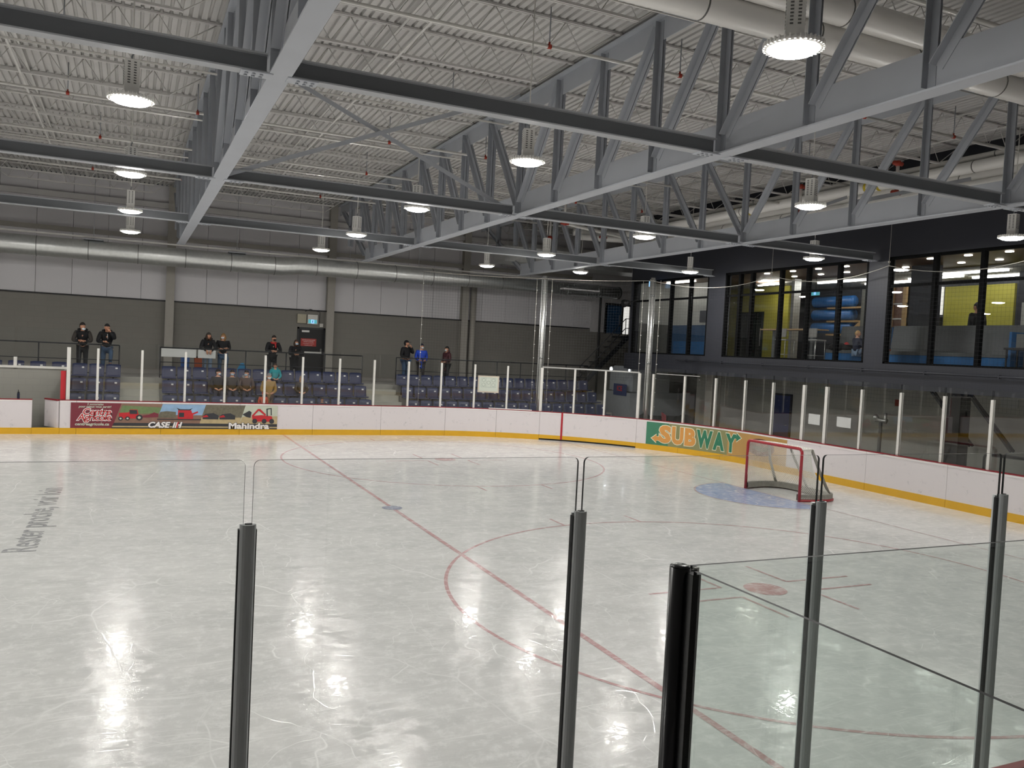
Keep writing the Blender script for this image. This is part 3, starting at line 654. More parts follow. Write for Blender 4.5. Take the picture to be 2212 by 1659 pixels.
# conduit pairs under the joists
for y in (-5.6, 1.2, 5.0, 9.6):
    b = MB(); b.tube([(-22, y, 8.2), (3.2, y, 8.2)], .012, 5); b.tube([(-22, y+.07, 8.2), (3.2, y+.07, 8.2)], .012, 5); o = b.build('roof_conduit', 'pipe_metal'); tag(o, 'pair of thin electrical conduits under the joists '+{-5.6: 'nearest the twin white pipes', 1.2: 'above mid ice', 5.0: 'past mid ice', 9.6: 'nearest the back wall'}[y], 'conduit', 'roof conduits')

# ------------------------------------------------------------------ high bay lamps
def make_lamp():
    t = thing('high_bay_lamp', (0, 0, 0), '', 'lamp', 'high bay lamps')
    b = MB(); b.lathe([(.235, 0), (.262, .008), (.265, .03), (.24, .055), (.12, .075), (.1, .085)], 40); b.build('rim', 'lamp_body', t)
    b = MB(); n = 40
    b.lathe([(.05, -.045), (.14, -.038), (.20, -.024), (.234, .0), (.234, .006)], 20); b.build('lens', 'lamp_lens', t)
    b = MB()
    for i in range(36):
        a = 2*pi*i/36; b.bar((.255*cos(a), .255*sin(a), .03), (.275*cos(a), .275*sin(a), .03), .014, .05)
    b.build('heat_fins', 'lamp_body', t)['kind'] = 'stuff'
    b = MB(); b.box((-.085, -.085, .07), (.085, .085, .50)); hs = b.build('driver_housing', 'lamp_body', t)
    b = MB()
    for sg in (-1, 1):
        for i in range(9):
            z = .2+i*.032
            b.box((-.05, sg*.085-.003, z), (-.02, sg*.085+.003, z+.014)); b.box((.02, sg*.085-.003, z), (.05, sg*.085+.003, z+.014)); b.box((sg*.085-.003, -.05, z), (sg*.085+.003, -.02, z+.014)); b.box((sg*.085-.003, .02, z), (sg*.085+.003, .05, z+.014))
    b.build('vent_slots', 'band', hs)['kind'] = 'stuff'
    b = MB(); b.tube([(0, 0, .5), (0, 0, .55), (.015, 0, .58), (0, 0, .6)], .012, 6); b.build('hook', 'steel_dark', t)
    b = MB(); b.tube([(0, 0, .58), (.01, 0, 1.1), (-.004, 0, 1.7), (0, 0, 2.62)], .009, 6); b.build('cable', 'post_white', t)
    return t
lm = make_lamp(); first = True
ZL = 6.12
LAMPS = []
for x, lab in ((-14.56, 'in the row nearest the bench'), (-9.03, 'in the row between the long trusses'), (-3.3, 'in the row before the goal line'), (2.3, 'in the row along the lounge wall')):
    for y in ((-9.8, -4.15, 1.25, 6.45, 11.0) if x < 1 else (-9.8, -4.15, 1.45, 6.95)): LAMPS.append((x, y, lab))
LAMPS += [(-.05, 10.15, 'hanging alone near the gate')]
for x in (-20.2, -25.8, -31.4):
    for y in (-9.8, -4.15, 1.25, 6.45, 11.0): LAMPS.append((x, y, {-20.2: 'over the players bench', -25.8: 'past the players bench', -31.4: 'in the row nearest the left wall'}[x]))
LCOUNT = {}
for x, y, lab in sorted(LAMPS, key=lambda l: -l[1]):
    LCOUNT[x] = LCOUNT.get(x, 0)+1
    o = lm if first else copy_tree(lm); first = False
    o.location = (x, y, ZL); o.rotation_euler = (0, 0, random.uniform(0, 1.5)); o['label'] = '%s lit high bay lamp from the back wall, %s' % (ORD[LCOUNT[x]-1], lab); o['group'] = 'high bay lamps '+lab

# ------------------------------------------------------------------ ducts and pipes
t = thing('spiral_duct', (-10, 16.4, 5.95), 'long galvanised round air duct along the back wall', 'duct')
prof = [(-26, 0, .335), (0.6, 0, .335), (1.3, .09, .33), (7.2, .10, .33), (7.9, .10, .275), (15.4, .10, .26)]
b = MB(); b.tube([(x, 0, dz) for x, dz, r in prof], [r for x, dz, r in prof], 28); b.build('duct_run', 'galv', t)
for x in [-26+1.55*i for i in range(27)]:
    dz = 0 if x < .6 else .1; r = .337 if x < 1 else (.332 if x < 7.3 else .267)
    b = MB(); b.tube([(x-.012, 0, dz), (x+.012, 0, dz)], r+.008, 28, cap=True); b.build('seam', 'galv_seam', t)
b = MB(); b.tube([(15.38, 0, .10), (15.44, 0, .10)], .272, 28); b.build('end_cap', 'black', t)
for x in (-5.7, -1.0, 3.2, 6.0, 11):
    b = MB(); b.box((x-.3, -.2, .34), (x+.3, .2, .37)); b.tube([(x, 0, .35), (x, 0, 2.6)], .008, 5); b.build('hanger', 'steel_dark', t)
b = MB(); b.box((-26, -.05, .42), (15, .05, .47)); b.build('hanging_rail', 'pipe_metal', t)
for dy, dz, lab in ((0, 0, 'lower'), (-.27, .26, 'upper')):
    t = thing('insulated_pipe', (-8, -7.2+dy, 7.62+dz), lab+' of two fat white insulated pipes running through the trusses', 'pipe')
    b = MB(); b.tube([(-14, 0, 0), (10.8, 0, 0)], .185, 24); b.build('jacket', 'pipe_white', t)
    for x in [-13+1.83*i+(.25 if dz else 0) for i in range(13)]:
        b = MB(); b.tube([(x-.012, 0, 0), (x+.012, 0, 0)], .188, 24); b.build('band', 'band', t)
for i, (x, z, r, m, lab) in enumerate(((3.35, 8.28, .075, 'pipe_metal', 'grey pipe on top of the white pipes along the lounge wall'), (3.2, 8.03, .14, 'pipe_white', 'uppermost white pipe along the lounge wall'), (3.3, 7.80, .125, 'pipe_white', 'middle white pipe along the lounge wall'), (3.2, 7.57, .14, 'pipe_white', 'lowest white pipe along the lounge wall'))):
    t = thing('wall_pipe', (x, 0, z), lab, 'pipe'); ye = 13.2-i*.4
    pts = [(0, -14, 0), (0, ye, 0)]
    if i in (1, 2): pts += [(-.1, ye+.3, .05), (-.7, ye+.9, .1), (-1.6, ye+1.1, .1)]
    b = MB(); b.tube(pts, r, 16); b.build('jacket', m, t)
    for k in range(9):
        y = -11+k*2.7+i*.4
        b = MB(); b.tube([(0, y-.012, 0), (0, y+.012, 0)], r+.004, 16); b.build('band', 'band', t)
    if i == 1:
        for y in (5.2, 5.9, .2, .6):
            b = MB(); b.tube([(0, y-.04, 0), (0, y+.04, 0)], r+.006, 16); b.build('yellow_label', 'yellow_tag', t)
# red sprinkler risers near the lounge wall
for i, (x, y) in enumerate(((-1.6, 8.6), (1.0, 10.5), (2.4, 2.2), (2.2, -1.2), (-.4, 12.0))):
    t = thing('sprinkler_riser', (x, y, 7.5), 'red jointed sprinkler riser '+['over the gate side of mid ice', 'above the gate pole', 'in front of the boy window', 'in front of the sofa window', 'nearest the corner ductwork'][i], 'pipe')
    b = MB(); b.tube([(0, 0, 0), (0, 0, .72)], .04, 10); b.build('riser', 'pipe_metal', t)
    for z in (0, .7):
        b = MB(); b.tube([(0, 0, z-.06), (0, 0, z+.06)], .062, 10); b.tube([(-.14, 0, z), (.14, 0, z)], .052, 10); b.ball((0, 0, z), .075, 10); b.build('coupling', 'red_fit', t)
b = MB(); b.tube([(-1.6, 8.6, 7.5), (3.0, 10.6, 7.5), (3.0, 13, 7.5)], .055, 10); tag(b.build('sprinkler_main', 'pipe_metal'), 'grey sprinkler main feeding the risers above the gate', 'pipe')
# rectangular ductwork in the dark corner
b = MB(); b.box((-1.2, 14.2, 6.75), (6.0, 15.6, 7.35)); tag(b.build('box_duct', 'galv'), 'galvanised rectangular duct in the corner above the gate', 'duct')
b = MB(); b.box((.4, 17.5, 6.95), (1.2, 18.1, 7.5)); b.tube([(.5, 17.8, 7.5), (.5, 17.8, ZD)], .012, 6); b.tube([(1.1, 17.8, 7.5), (1.1, 17.8, ZD)], .012, 6); tag(b.build('heater_box', 'siding_white'), 'white heater cabinet hung in the corner above the round duct', 'heater')

# ------------------------------------------------------------------ seating
ROWS = [(13.05, 13.95, .40), (13.95, 14.75, .85), (14.75, 15.55, 1.30)]
ZWALK = 1.68
SECT = [(-16.24, -14.72), (-13.5, -6.4), (-5.1, 3.6)]
b = MB()
for y0, y1, z in ROWS: b.box((-16.22, y0, -.03), (3.9, y1, z))
b.box((XL, 15.55, -.03), (3.9, ZW, ZWALK)); b.box((XL, 14.75, -.03), (-16.22, 15.55, 1.30))
struct(b.build('floor_bleachers', 'concrete'), 'stepped concrete stand behind the boards')
for i, (xa, xb, lab) in enumerate(((-14.76, -13.5, 'left stair flight between the seat blocks, beside the white rail banner'), (-6.4, -5.1, 'right stair flight between the seat blocks, beside the man in the cap'))):
    t = thing('stair_flight', ((xa+xb)/2, 13.6, 0), 'pale concrete '+lab, 'stairs')
    for k, (ya, z) in enumerate(((12.99, .2), (13.5, .62), (13.9, .86), (14.3, 1.08), (14.7, 1.31), (15.1, 1.5))):
        b = MB(); b.box((xa+.02, ya, max(.0, z-.24)), (xb-.02, 15.55, z)); b.build('step', 'step', t, True)
def make_seat():
    t = thing('stadium_seat', (0, 0, 0), '', 'seat', None); w = .225
    b = MB()   # curved back
    n = 7; vs = []
    for i in range(n):
        u = -1+2*i/(n-1); x = u*w; yy = .03*u*u*-1
        for z, dy in ((.40, .0), (.52, .02), (.68, .05), (.80, .07)):
            zz = z-(.02*abs(u)**4 if z > .75 else 0)
            vs.append((x, dy+yy, zz))
    for x, y, z in list(vs): vs.append((x, y+.022, z))
    k = 4; o = n*k
    fs = [(i*k+j, (i+1)*k+j, (i+1)*k+j+1, i*k+j+1) for i in range(n-1) for j in range(k-1)]
    fs += [tuple(o+q for q in f[::-1]) for f in fs]
    fs += [(i*k+k-1, (i+1)*k+k-1, o+(i+1)*k+k-1, o+i*k+k-1) for i in range(n-1)]+[(j, j+1, o+j+1, o+j) for j in range(k-1)]+[((n-1)*k+j, o+(n-1)*k+j, o+(n-1)*k+j+1, (n-1)*k+j+1) for j in range(k-1)]
    b.add(vs, fs, 0, True); b.build('backrest', 'seat_blue', t)
    b = MB(); b.prism([(-.4, .40), (-.38, .425), (-.05, .41), (.0, .43), (.03, .42), (.02, .385), (-.36, .38)], (-w, 0, 0), (0,1,0), (0,0,1), (1,0,0), 2*w); b.build('seat_pan', 'seat_blue', t)
    b = MB(); b.box((-.03, .0, 0), (.03, .03, .42)); b.box((-.12, -.2, .36), (.12, .02, .385)); b.build('bracket', 'black', t)
    b = MB(); b.box((.06, .022, .64), (.13, .045, .69)); b.build('number_plate', 'tag_white', t)
    return t
seat = make_seat(); first = True
RN = ['front row', 'middle row', 'back row']
SN = ['beside the players bench', 'of the middle block', 'behind the net']
for si, (xa, xb) in enumerate(SECT):
    n = int((xb-xa)/.505)
    for ri, (y0, y1, z) in enumerate(ROWS):
        for k in range(n):
            x = xa+.28+k*.505
            o = seat if first else copy_tree(seat); first = False
            o.location = (x, y1-.2, z); o['label'] = '%s blue seat counted from the bench end, %s %s' % (ORD[k], RN[ri], SN[si]); o['group'] = 'seats, %s %s' % (RN[ri], SN[si])
# seats of the block over the bench wall
for k in range(8):
    o = copy_tree(seat); o.location = (-16.55-k*.62, 15.3, ZWALK-.36); o['label'] = '%s blue seat along the top behind the players bench glass' % ORD[k]; o['group'] = 'seats behind the bench glass'
# guard rails
def guard(xa, xb, y, lab, posts):
    t = thing('guard_rail', ((xa+xb)/2, y, ZWALK), lab, 'railing')
    for z in (1.06, .10, .55):
        b = MB(); b.tube([(xa, y, ZWALK+z), (xb, y, ZWALK+z)], .022 if z > 1 else .014, 8); b.build('rail', 'rail_black', t, True)
    for i in range(posts):
        x = xa+(xb-xa)*i/(posts-1); b = MB(); b.tube([(x, y, ZWALK), (x, y, ZWALK+1.06)], .02, 8); b.build('post', 'rail_black', t, True)
guard(-13.5, -6.35, 15.62, 'black guard rail behind the middle seat block', 6)
guard(-19.6, -14.79, 15.62, 'black guard rail behind the bench and the two leaning men', 5)
guard(-5.0, 3.6, 15.62, 'black guard rail behind the seats under the net', 9)
for xa, xb, lab in ((-13.47, -12.33, 'blank white banner on the rail right of the left stairs'), (-12.27, -11.68, 'blank white banner on the rail under the folded hands')):
    b = MB(); b.box((xa, 15.585, 2.42), (xb, 15.597, 2.71)); tag(b.build('rail_banner', 'paper'), lab, 'banner')
# players bench enclosure
t = thing('bench_back_wall', (-22, 14.3, 0), 'grey rear wall of the players bench with white cap', 'wall')
b = MB(); b.box((-28, 14.2, -.03), (-16.24, 14.32, 1.93)); b.box((-16.32, 13.1, -.03), (-16.24, 14.3, 1.93)); b.build('panel', 'block_grey', t, True)
b = MB(); b.box((-28, 14.16, 1.93), (-16.22, 14.36, 2.0)); b.build('cap', 'post_white', t, True)
for x in (-28, -26.8, -25.5, -24.2, -22.9, -21.6, -20.3, -19.05, -17.7):
    b = MB(); b.box((x-.045, 14.2, 1.9), (x+.045, 14.3, 2.27)); b.build('stub_post', 'post_white', t, True)
for i in range(8):
    x0 = -17.7-1.3*i; b = MB(); b.box((x0-1.26, 14.24, 2.0), (x0-.03, 14.252, 3.2)); o = b.build('rear_pane', ['glass_rink']); tag(o, '%s clear pane above the bench rear wall, from the bench end post' % ORD[i+1], 'glass pane', 'panes above the bench wall')
b = MB(); b.box((-17.67, 14.24, 2.0), (-16.2, 14.252, 3.2)); tag(b.build('rear_pane', ['glass_rink']), 'first clear pane above the bench rear wall, next to the leaning men', 'glass pane', 'panes above the bench wall')
b = MB(); b.box((-28, 13.0, -.03), (-16.2, 14.2, .02)); struct(b.build('floor_bench', 'rubber_floor'), 'black rubber floor of the players bench')
b = MB(); b.box((-16.36, 13.0, 1.06), (-16.22, 13.09, 1.93)); tag(b.build('red_pad', 'red_pad'), 'red upright pad beside the bench end post', 'pad')
t = thing('water_bottle', (-17.46, W2+.06, 1.055), 'dark water bottle standing on the bench boards', 'bottle')
b = MB(); b.lathe([(.034, 0), (.036, .01), (.036, .15), (.028, .18)], 14); b.build('bottle_body', 'c_navy', t)
b = MB(); b.lathe([(.03, .18), (.03, .205), (.012, .215), (.008, .27)], 12); b.build('cap', 'black', t)
# exit door and wall fittings
do = link('door_1', None, None, (-7.8, ZW, ZWALK)); struct(do, 'black exit door with red notice in the back wall')
b = MB()
b.box((-8.35, ZW-.04, ZWALK), (-8.28, ZW, 3.76)); b.box((-7.30, ZW-.04, ZWALK), (-7.23, ZW, 3.76)); b.box((-8.35, ZW-.04, 3.69), (-7.23, ZW, 3.76)); b.build('door_frame', 'rail_black', do, True)
b = MB(); b.box((-8.28, ZW-.03, ZWALK), (-7.30, ZW-.01, 3.69)); b.build('leaf', 'black', do, True)
b = MB(); b.box((-8.05, ZW-.08, 2.72), (-7.36, ZW-.04, 2.78)); b.build('push_bar', 'alu', do, True)
b = MB(); b.box((-7.42, ZW-.07, 2.68), (-7.35, ZW-.03, 2.92)); b.build('lock_box', 'band', do, True)
b = MB(); b.box((-8.18, ZW-.09, 3.56), (-7.88, ZW-.03, 3.64)); b.build('door_closer', 'alu', do, True)
sg = MB(); sg.box((-8.2, ZW-.045, 3.0), (-7.58, ZW-.032, 3.31)); so = sg.build('notice', 'sign_red', do, True)
for i, (tx, sz) in enumerate((('SORTIE DE SECOURS', .062), ('DOOR ALARMED', .058), ('en cas d\'urgence seulement', .044), ('emergency use only', .044))):
    lettering('notice_lettering', lambda x, y, i=i: Vector((-7.89+x, ZW-.047, 3.225-.066*i+y)), tx, sz, 'p_white', so, False, align='CENTER', xs=.9)
for o_ in KIDS.get(so.name, []): o_.location = -do.location
def box_thing(name, a, c, m, lab, cat): 
    bb = MB(); bb.box(a, c); return tag(bb.build(name, m), lab, cat)
box_thing('electric_panel', (-8.38, ZW-.125, 3.92), (-8.03, ZW-.01, 4.28), 'beige', 'beige box on the wall above the exit door', 'box')
t = thing('exit_sign', (-7.77, ZW-.06, 3.9), 'lit exit sign with running figure above the black door', 'sign')
b = MB(); b.box((-.2, -.04, 0), (.2, .05, .38)); b.build('case', 'post_white', t)
b = MB(); b.box((-.17, -.046, .03), (.17, -.04, .18)); b.build('green_field', 'sign_teal', t)
b = MB(); b.box((-.06, -.05, .03), (.06, -.046, .18)); b.build('lit_field', 'sign_blue', t)
b = MB(); b.ball((.008, -.055, .155), .014, 8); b.bar((.005, -.055, .14), (-.005, -.055, .09), .02, .01, up=(0,1,0)); b.bar((-.005, -.055, .09), (.03, -.055, .05), .013, .01, up=(0,1,0)); b.bar((-.005, -.055, .09), (-.03, -.055, .045), .013, .01, up=(0,1,0)); b.bar((.005, -.055, .13), (.035, -.055, .105), .011, .01, up=(0,1,0)); b.bar((.0, -.055, .13), (-.03, -.055, .11), .011, .01, up=(0,1,0)); b.build('running_figure', 'c_navy', t)
b = MB(); b.tube([(.3, .05, .05), (.3, .05, .5), (-.1, .03, .6), (-.3, .03, .5)], .012, 6); b.build('wire', 'black', t)
box_thing('sounder', (-7.46, ZW-.06, 3.8), (-7.33, ZW, 3.94), 'post_white', 'small white square sounder right of the exit sign', 'alarm')
box_thing('fire_bell', (-7.15, ZW-.08, 3.75), (-7.03, ZW, 3.9), 'red_fit', 'small red fire alarm above the wall switch', 'alarm')
box_thing('wall_switch', (-7.18, ZW-.04, 3.22), (-7.08, ZW, 3.36), 'post_white', 'white wall box right of the exit door', 'switch')
box_thing('pull_station', (-7.2, ZW-.06, 2.62), (-7.1, ZW, 2.78), 'red_fit', 'red fire pull station low beside the exit door', 'alarm')
b = MB(); b.tube([(-7.09, ZW-.02, 2.7), (-7.09, ZW-.02, 3.8)], .008, 5); tag(b.build('alarm_conduit', 'band'), 'thin conduit joining the alarm boxes beside the exit door', 'conduit')
# bins and bags behind the rail
for x0, x1, m, lab in ((-12.75, -12.45, 'bin_blue', 'blue recycling bin behind the white rail banner'), (-12.28, -12.0, 'bin_orange', 'orange bin behind the white rail banner')):
    t = thing('waste_bin', ((x0+x1)/2, 17.2, ZWALK), lab, 'bin'); w_ = (x1-x0)/2
    b = MB(); b.prism([(-w_*.8, 0), (w_*.8, 0), (w_, .7), (-w_, .7)], (0, -.15, 0), (1,0,0), (0,0,1), (0,1,0), .3); b.build('bin_body', m, t)
    b = MB(); b.box((-w_-.02, -.17, .7), (w_+.02, .17, .75)); b.build('lid', 'black', t)
b = MB(); b.prism([(-.13, 0), (.13, 0), (.16, .45), (.05, .62), (-.05, .6), (-.15, .4)], (-10.75, 15.75, ZWALK+.0), (1,0,0), (0,0,1), (0,1,0), .08); tag(b.build('shopping_bag', 'c_bluebag'), 'pale blue bag hung behind the woman with the blond hair', 'bag')

# ------------------------------------------------------------------ corner beyond the gate
b = MB(); d2 = link('door_2', None, None, (6.7, ZW, 4.3)); struct(d2, 'black glazed door high in the corner at the head of the stairs')
b.box((5.95, ZW-.06, 4.28), (6.05, ZW-.0, 5.72)); b.box((7.85, ZW-.06, 4.28), (7.95, ZW, 5.72)); b.box((5.95, ZW-.06, 5.62), (7.95, ZW, 5.72)); b.box((6.86, ZW-.06, 4.28), (6.96, ZW, 5.72)); b.build('door_frame', 'frame_black', d2, True)
b = MB(); b.box((6.05, ZW-.03, 4.3), (6.86, ZW-.02, 5.62)); b.build('leaf', 'room_blue', d2, True)
b = MB(); b.box((6.96, ZW-.03, 4.3), (7.3, ZW-.02, 5.62)); b.build('side_light', 'white_screen', d2, True)
b = MB(); b.box((6.75, ZW-.08, 4.7), (6.78, ZW-.05, 5.2)); b.build('pull_handle', 'alu', d2, True)
t = thing('steel_stairs', (5.4, 17.4, 0), 'black steel stairs climbing to the corner door', 'stairs')
for k in range(10):
    b = MB(); z = ZWALK+.25*(k+1); x = 4.2+.24*k; b.box((x, 17.2, z-.03), (x+.26, 18.3, z)); b.build('tread', 'rail_black', t, True)
b = MB(); b.bar((4.1, 17.2, ZWALK), (6.6, 17.2, ZWALK+2.5), .04, .2); b.build('stringer', 'rail_black', t, True)
for zz in (.5, 1.0):
    b = MB(); b.tube([(4.1, 17.2, ZWALK+zz), (6.4, 17.2, ZWALK+2.4+zz*.9), (7.9, 17.2, ZWALK+2.4+zz*.9)], .02, 6); b.build('hand_rail', 'rail_black', t, True)
for x in (4.1, 4.9, 5.7, 6.4, 7.1, 7.9):
    z = ZWALK+min(2.45, max(0, (x-4.2)*1.04)); b = MB(); b.tube([(x, 17.2, z), (x, 17.2, z+1.0)], .018, 6); b.build('baluster', 'rail_black', t, True)
b = MB(); b.box((6.4, 17.2, ZWALK+2.42), (8.2, 18.38, ZWALK+2.5)); b.build('landing', 'rail_black', t, True)
b = MB(); b.tube([(5.55, 18.15, 0), (5.55, 18.15, 6.2)], .05, 10); o = b.build('black_standpipe', 'black'); tag(o, 'tall black pipe standing in front of the white corner wall', 'pipe')
b = MB(); b.box((3.95, 12.96, 2.75), (9, 13.3, 3.38)); struct(b.build('wall_landing', 'dark_wall'), 'dark upstand at the edge of the corner landing')
box_thing('roof_soffit_light', (1.5, 14.3, 5.85), (3.2, 14.6, 5.9), 'siding_white', 'pale metal strip under the corner ceiling', 'strip')
t = thing('camera_speaker', (3.3, 12.2, 5.35), 'black round loudspeaker on the window wall by the gate pole', 'speaker')
b = MB(); b.tube([(0, 0, 0), (-.25, -.1, -.05)], [.1, .16], 12); b.build('horn', 'black', t)
b = MB(); b.tube([(0, 0, 0), (.6, .2, .15)], .025, 8); b.build('arm', 'black', t)
t = thing('ice_resurfacer', (6.45, 15.5, -.03), 'grey ice resurfacer with lit headlamp parked behind the gate', 'vehicle', None, radians(-90))
# local: front looks towards -y
b = MB(); b.box((-1.05, -1.0, .75), (1.05, 2.2, 1.75)); b.prism([(-.95, 1.75), (.95, 1.75), (.95, 2.35), (.62, 2.84), (-.62, 2.84), (-.95, 2.5)], (0, -1.2, 0), (1,0,0), (0,0,1), (0,1,0), 1.9); b.build('snow_tank', 'zam_body', t)
b = MB(); b.box((-1.0, -1.35, .5), (1.0, -.95, 1.7)); b.box((-.45, -1.37, 1.75), (.55, -1.2, 2.35)); b.build('front_panel', 'zam_body', t)
b = MB(); b.box((-.3, -1.385, 1.55), (.75, -1.37, 2.05)); lp = b.build('blue_decal', 'zam_blue', t)
lettering('red_decal_lettering', lambda x, y: Vector((.2+x, -1.392, 1.75+y)), 'ICE', .3, 'p_red', lp, align='CENTER', offset=.01)
for x in (-.75, .75):
    b = MB(); b.tube([(x, -1.28, 2.66), (x, -1.18, 2.66)], .13, 16); hl = b.build('headlamp', 'zam_body', t)
    b = MB(); b.tube([(x, -1.295, 2.66), (x, -1.28, 2.66)], .1 if x < 0 else .06, 16); b.build('headlamp_lens', 'headlight', hl)
for x in (-.95, .95):
    for y in (-.6, 1.5):
        b = MB(); b.tube([(x-.14, y, .42), (x+.14, y, .42)], .42, 18); b.build('wheel', 'rubber', t)
b = MB(); b.box((-1.1, 2.2, .1), (1.1, 2.9, 1.0)); b.build('conditioner', 'zam_body', t)
b = MB(); b.box((-.3, 1.4, 1.75), (.3, 1.9, 2.2)); b.build('driver_seat', 'black', t)
t = thing('slatted_bench', (4.55, 10.7, 0), 'red slatted bench behind the sandwich banner glass', 'bench', None, radians(60))
for i in range(5):
    b = MB(); b.box((-.85, .22+.01*i, .62+.1*i), (.85, .25+.01*i, .70+.1*i)); b.build('back_slat', 'bench_red', t)
for i in range(3):
    b = MB(); b.box((-.85, -.2+.14*i, .45), (.85, -.09+.14*i, .48)); b.build('seat_slat', 'bench_red', t)
for x in (-.7, .7):
    b = MB(); b.box((x-.03, -.18, 0), (x+.03, -.12, .45)); b.box((x-.03, .22, 0), (x+.03, .27, 1.1)); b.box((x-.03, -.18, .41), (x+.03, .27, .45)); b.build('bench_leg', 'black', t)

# ------------------------------------------------------------------ under the lounge
d3 = link('door_3', None, None, (XB, 8.0, 0)); struct(d3, 'dark blue door in the block wall under the lounge')
b = MB(); b.box((XB-.05, 7.5, 0), (XB, 7.58, 2.15)); b.box((XB-.05, 8.42, 0), (XB, 8.5, 2.15)); b.box((XB-.05, 7.5, 2.08), (XB, 8.5, 2.15)); b.build('door_frame', 'rail_black', d3, True)
b = MB(); b.box((XB-.03, 7.58, 0), (XB-.01, 8.42, 2.08)); b.build('leaf', 'zam_blue', d3, True)
b = MB(); b.tube([(XB-.06, 7.68, 1.0), (XB-.06, 7.8, 1.0)], .015, 8); b.build('door_handle', 'alu', d3, True)
b = MB(); b.box((5.2, 9.1, -.03), (5.6, 9.5, 2.73)); struct(b.build('trim_7', 'column'), 'square column under the lounge')
b = MB(); b.box((5.0, -1.2, -.03), (5.4, -.8, 2.73)); struct(b.build('trim_8', 'black'), 'black column under the lounge')
t = thing('pipe_stand', (5.0, 1.25, 0), 'grey valve stand pipe behind the end glass', 'pipe')
b = MB(); b.tube([(0, 0, -.03), (0, 0, 1.75)], .05, 10); b.build('stand', 'band', t)
b = MB(); b.tube([(0, -.2, 1.78), (0, .2, 1.78)], .06, 10); b.tube([(0, -.15, 1.7), (0, -.15, 2.0)], .045, 8); b.ball((0, .18, 1.85), .09, 10); b.build('valve', 'alu', t)
box_thing('fire_horn', (XB-.1, 2.75, 2.1), (XB, 2.95, 2.3), 'red_fit', 'red fire alarm on the wall under the lounge', 'alarm')
box_thing('wall_notice', (XB-.03, -1.0, 2.35), (XB, -.5, 2.6), 'paper', 'white notice high on the wall under the lounge', 'notice')
for i, (y0, y1) in enumerate(((1.3, -.1), (.1, -1.3))):
    b = MB(); b.bar((XB-.5, y0, 2.7), (XB-.5, y1, 1.2), .05, .06); b.bar((XB-.62, y0, 2.7), (XB-.62, y1, 1.2), .05, .06); tag(b.build('leaning_rail', 'rail_black'), ('left' if i == 0 else 'right')+' of two black rails slanting down the wall under the lounge', 'rail')
b = MB(); b.box((XB-.04, -4.2, 0), (XB, -2.2, 2.35)); struct(b.build('door_4', 'black'), 'dark doorway under the lounge')
box_thing('blue_post', (6.6, -2.95, 0), (6.75, -2.75, 2.3), 'bin_blue', 'blue upright post in the dark doorway under the lounge', 'post')

# papers and board taped on the glass
def on_glass(name, s0, s1, z0, z1, m, lab, cat, off=.045, th=.004, parent=None):
    mb_ = MB(); ribbon(mb_, srange(s0, s1, .15) if (S1 < s0 < S2) else [s0, s1], off, off+th, z0, z1); o = mb_.build(name, m, parent)
    if parent is None: tag(o, lab, cat)
    return o
on_glass('paper_sheet', 46.22, 46.66, 1.55, 1.85, 'paper', 'white rectangular sheet taped to the glass behind the goal', 'paper')
on_glass('rounded_sheet', 47.28, 47.78, 1.58, 1.86, 'paper', 'white round cornered sheet taped to the glass behind the goal', 'paper')
wbd = on_glass('coach_board', 33.26, 34.04, 1.64, 2.26, 'wb_frame', 'framed coaching board with rink diagram hung on the glass', 'board', .035, .015)
on_glass('diagram_sheet', 33.31, 33.99, 1.69, 2.21, 'wb_paper', '', '', .031, .004, wbd)
for s in (33.38, 33.56, 33.74, 33.92): on_glass('diagram_line', s-.004, s+.004, 1.84, 2.18, 'wb_line', '', '', .028, .003, wbd)
for z in (1.84, 2.18): on_glass('diagram_line', 33.38, 33.92, z-.004, z+.004, 'wb_line', '', '', .028, .003, wbd)
for i, (s, z) in enumerate(((33.47, 2.1), (33.47, 1.93), (33.65, 2.01), (33.83, 2.1), (33.83, 1.93))):
    a = path(s, .027); b = MB(); n = 20; tx, ty = -a[3], a[2]
    pts = [(a[0]+tx*.06*cos(2*pi*q/n), a[1]+ty*.06*cos(2*pi*q/n), z+.06*sin(2*pi*q/n)) for q in range(n)]
    b.tube(pts, .004, 4, closed=True); b.build('diagram_circle', 'wb_line', wbd)
b = MB(); ribbon(b, srange(33.7, 35.3, .2), -.005, .025, 1.056, 1.085); tag(b.build('hockey_stick_shaft', 'p_white'), 'white stick lying on the board cap before the gate', 'stick')

# ------------------------------------------------------------------ goal
t = thing('hockey_goal', (0, 0, 0), 'red framed hockey goal with white net and grey padded base', 'goal')
R1 = .036
def arc(c, r, a0, a1, n, f): return [f(c[0]+r*cos(a0+(a1-a0)*i/n), c[1]+r*sin(a0+(a1-a0)*i/n)) for i in range(n+1)]
fr_ = lambda y, z: (0, y, z)
pts = [(0, .945, 0)]+arc((.845, 1.15), .1, 0, pi/2, 6, fr_)+arc((-.845, 1.15), .1, pi/2, pi, 6, fr_)+[(0, -.945, 0)]
b = MB(); b.tube(pts, R1, 12); b.build('post_frame', 'goal_red', t)
BASE = [(0, .945), (.4, 1.06), (.85, 1.08), (1.15, .9), (1.25, .45), (1.25, -.45), (1.15, -.9), (.85, -1.08), (.4, -1.06), (0, -.945)]
def smooth(p, k=2):
    for _ in range(k):
        q = [p[0]]
        for a, c in zip(p, p[1:]): q += [tuple(a[i]*.75+c[i]*.25 for i in range(len(a))), tuple(a[i]*.25+c[i]*.75 for i in range(len(a)))]
        p = q+[p[-1]]
    return p
BS = smooth(BASE); TS = smooth([(0, .945), (.3, .9), (.5, .75), (.56, .3), (.56, -.3), (.5, -.75), (.3, -.9), (0, -.945)])
